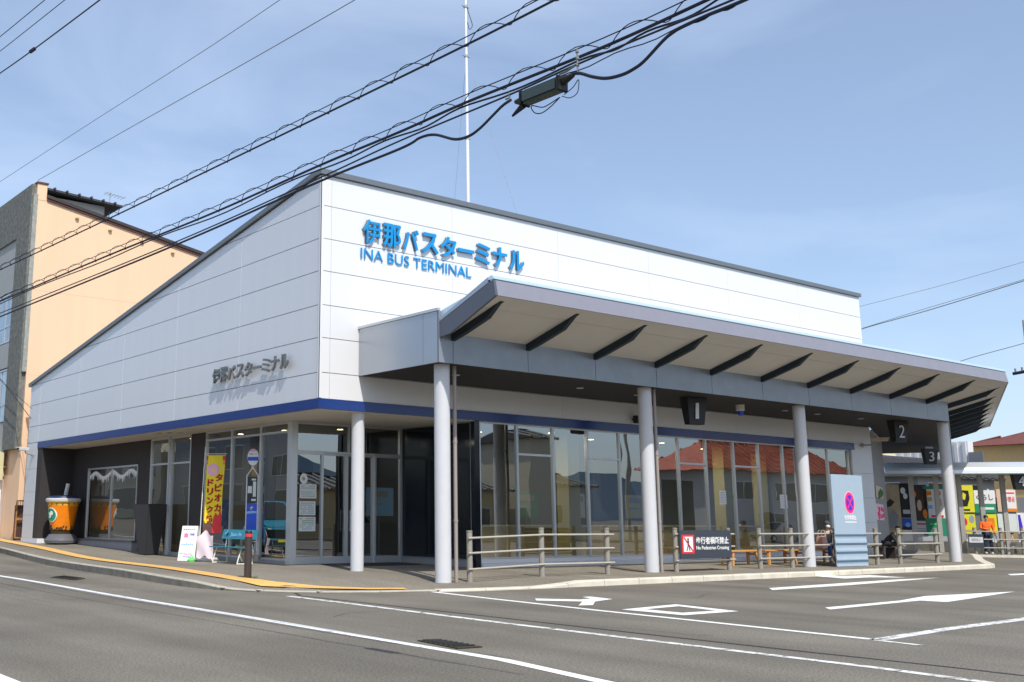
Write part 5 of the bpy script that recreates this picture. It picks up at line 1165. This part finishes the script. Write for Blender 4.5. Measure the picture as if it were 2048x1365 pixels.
q = pl(1937, 880, 0, 78)
house((78, q.y-14, -.2), 12, 14.0, 6.9, 'red_roof', 'ochre', 'yellow ochre house with dull red roof behind the canopy at right', 1.3, .8, [('w', 1.5, 5.0, 5.2, 5.9)], hip=3)
t = thing('white_building', 'narrow white ribbed building beyond the shelter roof', 'building', (70, 33, -.2)); a = pl(1901, 900, 0, 70); c_ = pl(1936, 900, 0, 70)
b = MB(); b.box(70, 70.7, c_.y, a.y+4, -.5, 6.3); b.build('wall', 'white_trim', t)
b = MB()
for i in range(9): y = c_.y+.1+i*.5; b.box(69.9, 69.998, y, y+.2, 1, 6.25)
b.build('wall_rib', 'lgrey', t); b = MB(); b.box(69.88, 70, c_.y-.9, c_.y-.05, 3.6, 5.6); b.build('dark_bay', 'alu_dark', t)
t = thing('far_shop', 'cream far-off building with wide windows seen under the canopy', 'building', (66, 36, -.2)); a = pl(1762, 925, 1, 37); 
b = MB(); b.box(a.x-2, a.x+14, 37, 45, -.5, 6.5); b.build('wall', 'cream_wall', t)
for i in range(7):
    b = MB(); x = a.x+.6+i*1.6; b.box(x, x+1.35, 36.95, 36.999, 3.9, 5.6); b.build('window', 'paper', t)
for i in range(6):
    b = MB(); x = a.x+1+i*2; b.box(x, x+1.2, 36.95, 36.999, 1.0, 3.0); b.build('lower_window', 'win_dark', t)
b = MB(); b.box(a.x-2.2, a.x+14.2, 36.2, 36.94, 3.3, 3.5); b.build('awning', 'maroon', t)
house((60, 30.6, -.2), 9, 6, 4.2, 'tile_dark', 'house_grey', 'grey low house behind the poster hoarding', 1.0, .5, [('w', 1, 2.6, 2.6, 3.7), ('s', 1, 2.6, 3, 3.7), ('s', 5, 2.6, 7, 3.7)])
house((74, 12, -.2), 10, 9, 4.6, 'tile_dark', 'house_wall', 'pale house with dark roof beyond the right edge of the shelter', 1.5, .6, [('w', 1, 2.4, 3, 3.8), ('w', 5, 2.4, 7, 3.8)])

# ------------------------------------------------------------------ things behind the camera, seen mirrored in the glass
house((69.5, -13.5, -.2), 19.5, 6, 5.6, 'red_tile', 'house_wall', 'wide pale house with red tiled hip roof, mirrored in the front glass', 2.3, .7, [('n', 3, 3.1, 5.5, 4.6), ('n', 8, 3.1, 11, 4.6), ('n', 12.5, 3.1, 15.5, 4.6), ('n', 17, 3.1, 20, 4.6), ('n', 6, .6, 9, 2.2), ('n', 14, .6, 17, 2.2)], hip=3.8)
house((54.2, -17, -.2), 2.4, 6, 7.4, 'tile_dark', 'cream_wall', 'narrow cream house mirrored in the front glass', .5, .4, [], hip=0)
house((57.5, -20, -.2), 5.6, 6, 4.2, 'tile_dark', 'house_wall', 'low white house with dark roof mirrored in the front glass', .7, .4, [('n', 1, 1.2, 3, 2.6)], hip=0)
house((37, -20, -.2), 16.5, 7, 3.7, 'tile_dark', 'ochre', 'low ochre house mirrored in the left panes of the front glass', .8, .4, [('n', 2, 1, 5, 2.4), ('n', 8, 1, 11, 2.4), ('n', 13, 1, 15, 2.4)], hip=1)
t = thing('utility_pole', 'pair of grey utility poles mirrored in the front glass', 'utility pole', (60, -8, -.2))
for x in (60, 60.9): b = MB(); b.cone((x, -8, -.3), (x, -8, 10), .17, .12, n=14); b.build('pole', 'concrete', t, smooth=True)
b = MB(); b.box(59.2, 61.7, -8.05, -7.95, 8.6, 8.7); b.build('crossarm', 'alu_dark', t)
house((-16, 50, .5), 8, 17, 9.0, 'tile_dark', 'house_wall', 'pale three-storey building across the street, mirrored in the side glass', 1.0, .4, [('e', 1+i*4, z0, 3.6+i*4, z0+1.5) for i in range(4) for z0 in (3.6, 6.6)]+[('e', 1, .8, 7, 2.7), ('e', 9, .8, 15, 2.7)])
house((-15, 68.5, 1.0), 7, 13, 7.2, 'maroon', 'house_grey', 'grey shop across the street, mirrored in the side glass', 1.2, .5, [('e', 1, 3.8, 4, 5.6), ('e', 5.5, 3.8, 8.5, 5.6), ('e', 1, .8, 11, 2.8)])
house((-16, 83, 1.4), 8, 17, 8.6, 'tile_dark', 'cream_wall', 'cream building further up the street, mirrored in the door glass', 1.2, .5, [('e', 1+i*4, z0, 3.6+i*4, z0+1.5) for i in range(4) for z0 in (3.2, 5.9)]+[('e', 1, .5, 12, 2.4)])
house((-15, 101.5, 2.0), 7, 22, 6.5, 'red_roof', 'ochre', 'ochre shop with dull red roof far up the street, mirrored in the shop window', 1.2, .5, [('e', 1+i*5, 3, 4+i*5, 4.8) for i in range(4)])
house((-2, -30, -.2), 24, 8, 7.2, 'tile_dark', 'house_grey', 'grey building behind the viewer, mirrored in the entrance glass', 1.5, .5, [('n', 2+i*3.5, 4, 4.2+i*3.5, 5.6) for i in range(6)])
def car(loc, rz, m, label, L=3.4, W=1.48, H=1.98, box=True):
    t = thing('parked_van' if box else 'parked_car', label, 'van' if box else 'car', loc, rz); h = W/2
    pr = [(0, .30), (L, .30), (L, H*.55), (L-.1, H-.12), (L-.35, H), (.95, H), (.45, H*.62), (.06, H*.5)] if box else [(0, .3), (L, .3), (L, .75), (L-.55, .82), (L-1.1, H), (1.5, H), (.95, .85), (.05, .7)]
    b = MB(); b.prism(pr, 0, -h, h); b.build('body', m, t, world=False, bevel=.06)   # prism pts are (y,z)
    b = MB(); b.add([(-h+.14, .47 if box else .98, H*.64 if box else .9), (h-.14, .47 if box else .98, H*.64 if box else .9), (h-.18, .90 if box else 1.48, H-.07), (-h+.18, .90 if box else 1.48, H-.07)], [(0, 1, 2, 3)])
    for v in range(4): x, y, z = b.v[v]; b.v[v] = (x, y-.035, z+.02)
    b.build('windscreen', 'win_dark', t, world=False)
    for s_ in (-1, 1):
        b = MB(); b.prism([(1.05 if box else 1.6, H*.62), (L-.3 if box else L-1.2, H*.62), (L-.4 if box else L-1.4, H-.15), (1.15 if box else 1.75, H-.15)], 0, s_*(h+.002), s_*(h+.012)); b.build('side_window', 'win_dark', t, world=False)
        b = MB(); b.ball((s_*(h-.2), .06, H*.42 if box else .62), .17, .06, .11); b.build('headlight', 'cup_rim', t, world=False, smooth=True)
        b = MB(); b.ball((s_*(h+.10), .85 if box else 1.2, H*.64), .08, .05, .10); b.build('mirror', m, t, world=False, smooth=True)
        for y in (.6, L-.65):
            b = MB(); b.cone((s_*(h-.18), y, .29), (s_*(h+.01), y, .29), .29, n=24); w = b.build('wheel', 'rubber', t, world=False, smooth=True)
            b = MB(); b.cone((s_*(h-.02), y, .29), (s_*(h+.02), y, .29), .17, n=16); o = b.build('rim', 'alu', t, world=False); o.parent = w
    b = MB(); b.box(-h+.1, h-.1, -.02, .05, .34, .5); b.build('bumper', 'black', t, world=False); b = MB(); b.box(-.17, .17, -.03, -.022, .42, .52); b.build('number_plate', 'lemon', t, world=False)
    return t
car((9.6, 35.4, zroad(9.6, 35.5)), 0, 'van_blue', 'light blue kei van on the street, mirrored in the side glass')
car((72, -5.5, zroad(60, -5)), R_(-75), 'house_wall', 'pale hatchback parked in the lot, mirrored in the front glass', 4, 1.6, 1.45, False)
b = MB(); n = 60
for i in range(n+1):
    x = -700+i*1800/n; h = 42+14*math.sin(i*.35)+8*math.sin(i*.9+1)+3*math.sin(i*2.3); b.v += [(x, -800, -5), (x, -860, h)]
b.f = [(2*i, 2*i+2, 2*i+3, 2*i+1) for i in range(n)]; struct(b.build('hills', 'hill'))

# ------------------------------------------------------------------ overhead cables (run along the street at x = WX)
WX = 6.6
def wp(pts, X=WX): return [pl(x, y, 0, X) for x, y in pts]
def cable(name, label, strands, cat='cable', group='overhead cables along the street'):
    t = thing(name, label, cat, tuple(strands[0][1][0]), group=group)
    for nm, pts, r, m in strands: b = MB(); b.tube(pts, r, 6); b.build(nm, m, t, smooth=True)
    return t
def spiral(path, r, pitch, rw):
    out = []; d = 0
    fine = []
    for i in range(len(path)-1):
        k = max(2, int((path[i+1]-path[i]).length/(pitch/12))); fine += [path[i].lerp(path[i+1], j/k) for j in range(k)]
    for i in range(1, len(fine)):
        dd = (fine[i]-fine[i-1]); d += dd.length; T_ = dd.normalized(); a = 2*math.pi*d/pitch; s_ = T_.cross(Vector((0, 0, 1))).normalized(); u_ = s_.cross(T_)
        out.append(fine[i]+s_*(r*math.cos(a))+u_*(r*math.sin(a)))
    return out
def lift(path, dz): return [p+Vector((0, 0, dz)) for p in path]
w1 = smooth_path(wp([(-60, 565), (0, 540), (213, 440), (430, 335), (700, 204), (933, 90), (1104, 3), (1200, -48)]))
cable('overhead_cable', 'upper thick cable with spiral hanger crossing above the terminal', [('cable', w1, .0125, 'cable'), ('messenger', lift(w1, .085), .006, 'cable'), ('spiral_hanger', spiral(lift(w1, .043), .055, .62, .005), .005, 'cable')])
w2 = smooth_path(wp([(-60, 628), (0, 603), (210, 514), (420, 429), (640, 331), (800, 264), (933, 205), (1155, 116), (1272, 66), (1415, 0), (1510, -45)], 6.9))
cable('overhead_cable', 'middle bundle of black cables with spiral hanger over the roof corner', [('cable', w2, .0155, 'cable'), ('cable', [p+Vector((.03, 0, -.035+.02*math.sin(i*.7))) for i, p in enumerate(w2)], .010, 'cable'), ('messenger', lift(w2, .085), .006, 'cable'), ('spiral_hanger', spiral(lift(w2, .04), .06, .66, .005), .005, 'cable')])
w3 = smooth_path(wp([(-60, 653), (0, 627), (246, 528), (420, 455), (640, 356), (800, 282), (1019, 190), (1155, 129), (1360, 44), (1466, 0), (1560, -40)], 6.3))
loop = wp([(-60, 660), (0, 634), (246, 534), (420, 461), (640, 363), (800, 298), (840, 276), (870, 270), (909, 279), (937, 273), (960, 257), (985, 232), (1005, 212), (1022, 200)], 6.3)
loop2 = wp([(1130, 157), (1142, 150), (1159, 147), (1185, 154), (1213, 157), (1244, 150), (1268, 138), (1289, 122), (1326, 82), (1345, 66), (1363, 55), (1415, 31), (1450, 17), (1497, -3), (1560, -34)], 6.3)
cable('overhead_cable', 'lower sagging cable that loops into the black splice box', [('messenger', w3, .009, 'cable'), ('cable', smooth_path(loop, 6), .014, 'cable'), ('cable', smooth_path(loop2, 6), .0145, 'cable'), ('thin_cable', [p+Vector((0, 0, -.05+.012*math.sin(i*1.3))) for i, p in enumerate(w3) if i > 50], .005, 'cable')])
pA, pB = pl(1047, 198, 0, 6.3), pl(1126, 166, 0, 6.3); ax_ = (pB-pA).normalized(); sd = ax_.cross(Vector((0, 0, 1))).normalized(); up_ = sd.cross(ax_); mid = (pA+pB)/2
t = thing('splice_box', 'black cable splice box hanging from the lower overhead cable', 'splice box', tuple(mid))
def bx_(b, a0, a1, s0, s1, u0, u1):
    P = lambda a, s_, u_: tuple(pA.lerp(pB, a)+sd*s_+up_*u_); b.hexa([P(a0, s0, u0), P(a1, s0, u0), P(a1, s1, u0), P(a0, s1, u0)], [P(a0, s0, u1), P(a1, s0, u1), P(a1, s1, u1), P(a0, s1, u1)])
b = MB(); bx_(b, .04, .96, -.06, .06, -.065, .055); b.build('box_body', 'dish_green', t, bevel=.018)
b = MB(); bx_(b, .94, 1.0, -.068, .068, -.075, .063); b.build('end_cap', 'black', t, bevel=.01); b = MB(); bx_(b, .0, .05, -.068, .068, -.075, .063); b.build('end_cap', 'black', t, bevel=.01)
b = MB(); b.tube([pA+up_*-.02, pA-ax_*.10], [.045, .018], 8); b.build('cable_gland', 'rubber', t, smooth=True); b = MB(); b.tube([pB+up_*.02, pB+ax_*.12+up_*.03], [.045, .018], 8); b.build('cable_gland', 'rubber', t, smooth=True); b = MB(); b.tube([pA+up_*-.06, pA-ax_*.14-up_*.12], [.03, .01], 8); b.build('cable_gland', 'rubber', t, smooth=True)
b = MB()
b.tube(smooth_path(wp([(1128, 190), (1146, 175), (1157, 160), (1155, 185), (1140, 196), (1124, 193)], 6.3), 6), .004, 5)
b.tube(smooth_path(wp([(1120, 195), (1100, 215), (1082, 227), (1068, 225), (1063, 212), (1085, 215), (1100, 208), (1118, 196)], 6.3), 6), .005, 5); b.build('loose_wire', 'cable', t)
b = MB(); c_ = pl(1155, 128, 0, 6.3); b.cone(c_-Vector((0, 0, .10)), c_+Vector((0, 0, .13)), .007, n=8)
for k in range(3): cc_ = c_+Vector((0, 0, -.02+.06*k)); b.cone(cc_, cc_+Vector((0, 0, .02)), .015, n=10)
b.build('hanger_rod', 'insul', t)
b = MB(); c_ = pl(1133, 143, 0, 6.3); b.tube([c_-ax_*.08, c_, c_+ax_*.1+Vector((0, 0, .02))], .010, 6); c_ = pl(1019, 196, 0, 6.3); b.tube([c_-ax_*.05, c_, c_+Vector((0, 0, .05))], .009, 6); b.build('clamp', 'insul', t)
# thin wires, upper left and right
cable('overhead_wire', 'thin wire in the top left corner, leftmost', [('wire', smooth_path(wp([(-40, 105), (0, 74), (90, 0), (130, -33)], 5.2)), .008, 'cable')])
cable('overhead_wire', 'second thin wire in the top left corner', [('wire', smooth_path(wp([(-40, 133), (0, 103), (130, 0), (170, -33)], 5.0)), .007, 'cable')])
sp3 = wp([(-40, 175), (0, 147), (65, 101), (200, 0), (240, -32)], 4.8)
t = cable('overhead_wire', 'thicker wire with a small black clamp in the top left corner', [('wire', smooth_path(sp3), .011, 'cable')]); b = MB(); c_ = pl(65, 101, 0, 4.8); d_ = (sp3[3]-sp3[1]).normalized(); b.cone(c_-d_*.09, c_+d_*.09, .03, n=10); b.build('clamp', 'rubber', t)
cable('overhead_wire', 'long thin grey wire from the peach building to the top, upper one', [('wire', smooth_path(wp([(-40, 391), (0, 364), (180, 247), (400, 107), (560, 0), (620, -42)], 9.5)), .008, 'alu_dark')])
cable('overhead_wire', 'long thin grey wire from the peach building to the top, lower one', [('wire', smooth_path(wp([(76, 361), (260, 256), (500, 121), (710, 0), (780, -42)], 9.5)), .009, 'alu_dark')])
cable('overhead_wire', 'double wire right of the terminal, sloping up to the right edge', [('wire', smooth_path(wp([(1640, 690), (1725, 658), (1860, 620), (2048, 562), (2100, 545)], 62)), .024, 'alu_dark'), ('wire', smooth_path(wp([(1725, 657), (1860, 615), (2036, 563), (2100, 540)], 62)), .014, 'alu_dark')])
cable('overhead_wire', 'faint thin wire high on the right beside the terminal', [('wire', smooth_path(wp([(1660, 629), (1725, 612), (1880, 572), (2048, 524), (2100, 508)], 66)), .014, 'grey')])
cable('overhead_wire', 'short wire just above the right end of the canopy', [('wire', smooth_path(wp([(1880, 738), (1924, 722), (1960, 711), (2048, 687), (2100, 670)], 70)), .02, 'alu_dark')])
cable('overhead_wire', 'drop wires in front of the peach building on the left', [('wire', smooth_path([pl(-10, 745, 0, 13.9), pl(30, 795, 0, 13.9), pl(62, 838, 0, 14.1)]), .014, 'cable'), ('wire', smooth_path([pl(0, 760, 0, 14.0), pl(35, 792, 0, 14.0), pl(64, 818, 0, 14.1)]), .009, 'cable')])
# distant utility pole at the right edge
q = pl(2066, 800, 0, 72); t = thing('utility_pole', 'distant utility pole fittings at the right picture edge', 'utility pole', (72, q.y, -.2))
b = MB(); b.cone((72, q.y, -.3), (72, q.y, q.z+5), .17, .11, n=12); b.build('pole', 'concrete', t, smooth=True)
a = pl(2026, 748, 0, 72); c_ = pl(2080, 738, 0, 72); b = MB(); b.tube([a, c_], .10, 8); b.build('crossarm', 'cable', t)
b = MB()
for i in range(4): p = a.lerp(c_, .1+.25*i); b.cone(p+Vector((0, 0, .05)), p+Vector((0, 0, .3)), .06, n=8)
b.build('insulator', 'insul', t)

# ------------------------------------------------------------------ light
sd_ = Vector((-.24, -.77, 1.0)).normalized(); el_ = math.asin(sd_.z)
sun = bpy.data.lights.new('sun', 'SUN'); sun.energy = 3.45; sun.angle = R_(.5); sun.color = (1, .955, .88)
so = bpy.data.objects.new('sun', sun); COL.objects.link(so); so.rotation_euler = sd_.to_track_quat('Z', 'Y').to_euler(); so.location = (0, 0, 50)
for i, (x, y, e_) in enumerate(((21.8, 23.6, 60), (26.5, 23.8, 60), (30.4, 23.8, 55), (35, 23.8, 55), (17.4, 28, 20), (17.4, 33, 20), (17.2, 38, 20))):
    la = bpy.data.lights.new('indoor_lamp', 'AREA'); la.shape = 'DISK'; la.size = .5; la.energy = e_; la.color = (1, .86, .66)
    lo_ = bpy.data.objects.new('indoor_lamp', la); COL.objects.link(lo_); lo_.location = (x, y, 3.86)
w = bpy.data.worlds.new('World'); SC.world = w; w.use_nodes = True; nt = w.node_tree
bg = nt.nodes['Background']; sky = nt.nodes.new('ShaderNodeTexSky'); sky.sky_type = 'NISHITA'; sky.sun_disc = False
sky.sun_elevation = el_; sky.sun_rotation = math.atan2(sd_.x, sd_.y) % (2*math.pi); sky.air_density = 1.0; sky.dust_density = 2.2; sky.ozone_density = 2.0; sky.altitude = 600
tc = nt.nodes.new('ShaderNodeTexCoord'); mp = nt.nodes.new('ShaderNodeMapping'); mp.inputs['Scale'].default_value = (1.2, 1.2, 3.6); mp.inputs['Rotation'].default_value = (0, .25, .4)
nt.links.new(tc.outputs['Generated'], mp.inputs[0]); ns = nt.nodes.new('ShaderNodeTexNoise'); ns.inputs['Scale'].default_value = 1.9; ns.inputs['Detail'].default_value = 7; ns.inputs['Roughness'].default_value = .52; ns.inputs['Distortion'].default_value = .6
nt.links.new(mp.outputs[0], ns.inputs['Vector']); mr = nt.nodes.new('ShaderNodeMapRange'); mr.inputs[1].default_value = .42; mr.inputs[2].default_value = .78; mr.inputs[3].default_value = .20; mr.inputs[4].default_value = .62
nt.links.new(ns.outputs['Fac'], mr.inputs[0]); mx_ = nt.nodes.new('ShaderNodeMix'); mx_.data_type = 'RGBA'; mx_.inputs[7].default_value = (4.2, 5.05, 6.5, 1)
nt.links.new(mr.outputs[0], mx_.inputs[0]); nt.links.new(sky.outputs[0], mx_.inputs[6]); nt.links.new(mx_.outputs[2], bg.inputs[0]); bg.inputs[1].default_value = .145
SC.view_settings.view_transform = 'Standard'; SC.view_settings.look = 'None'; SC.view_settings.exposure = .30; SC.view_settings.gamma = 1
SC.cycles.max_bounces = 8; SC.cycles.transparent_max_bounces = 12; SC.cycles.glossy_bounces = 4
SC.cycles.caustics_reflective = False; SC.cycles.sample_clamp_indirect = 6
for r in ROOTS:
    if '_o' in r: del r['_o']
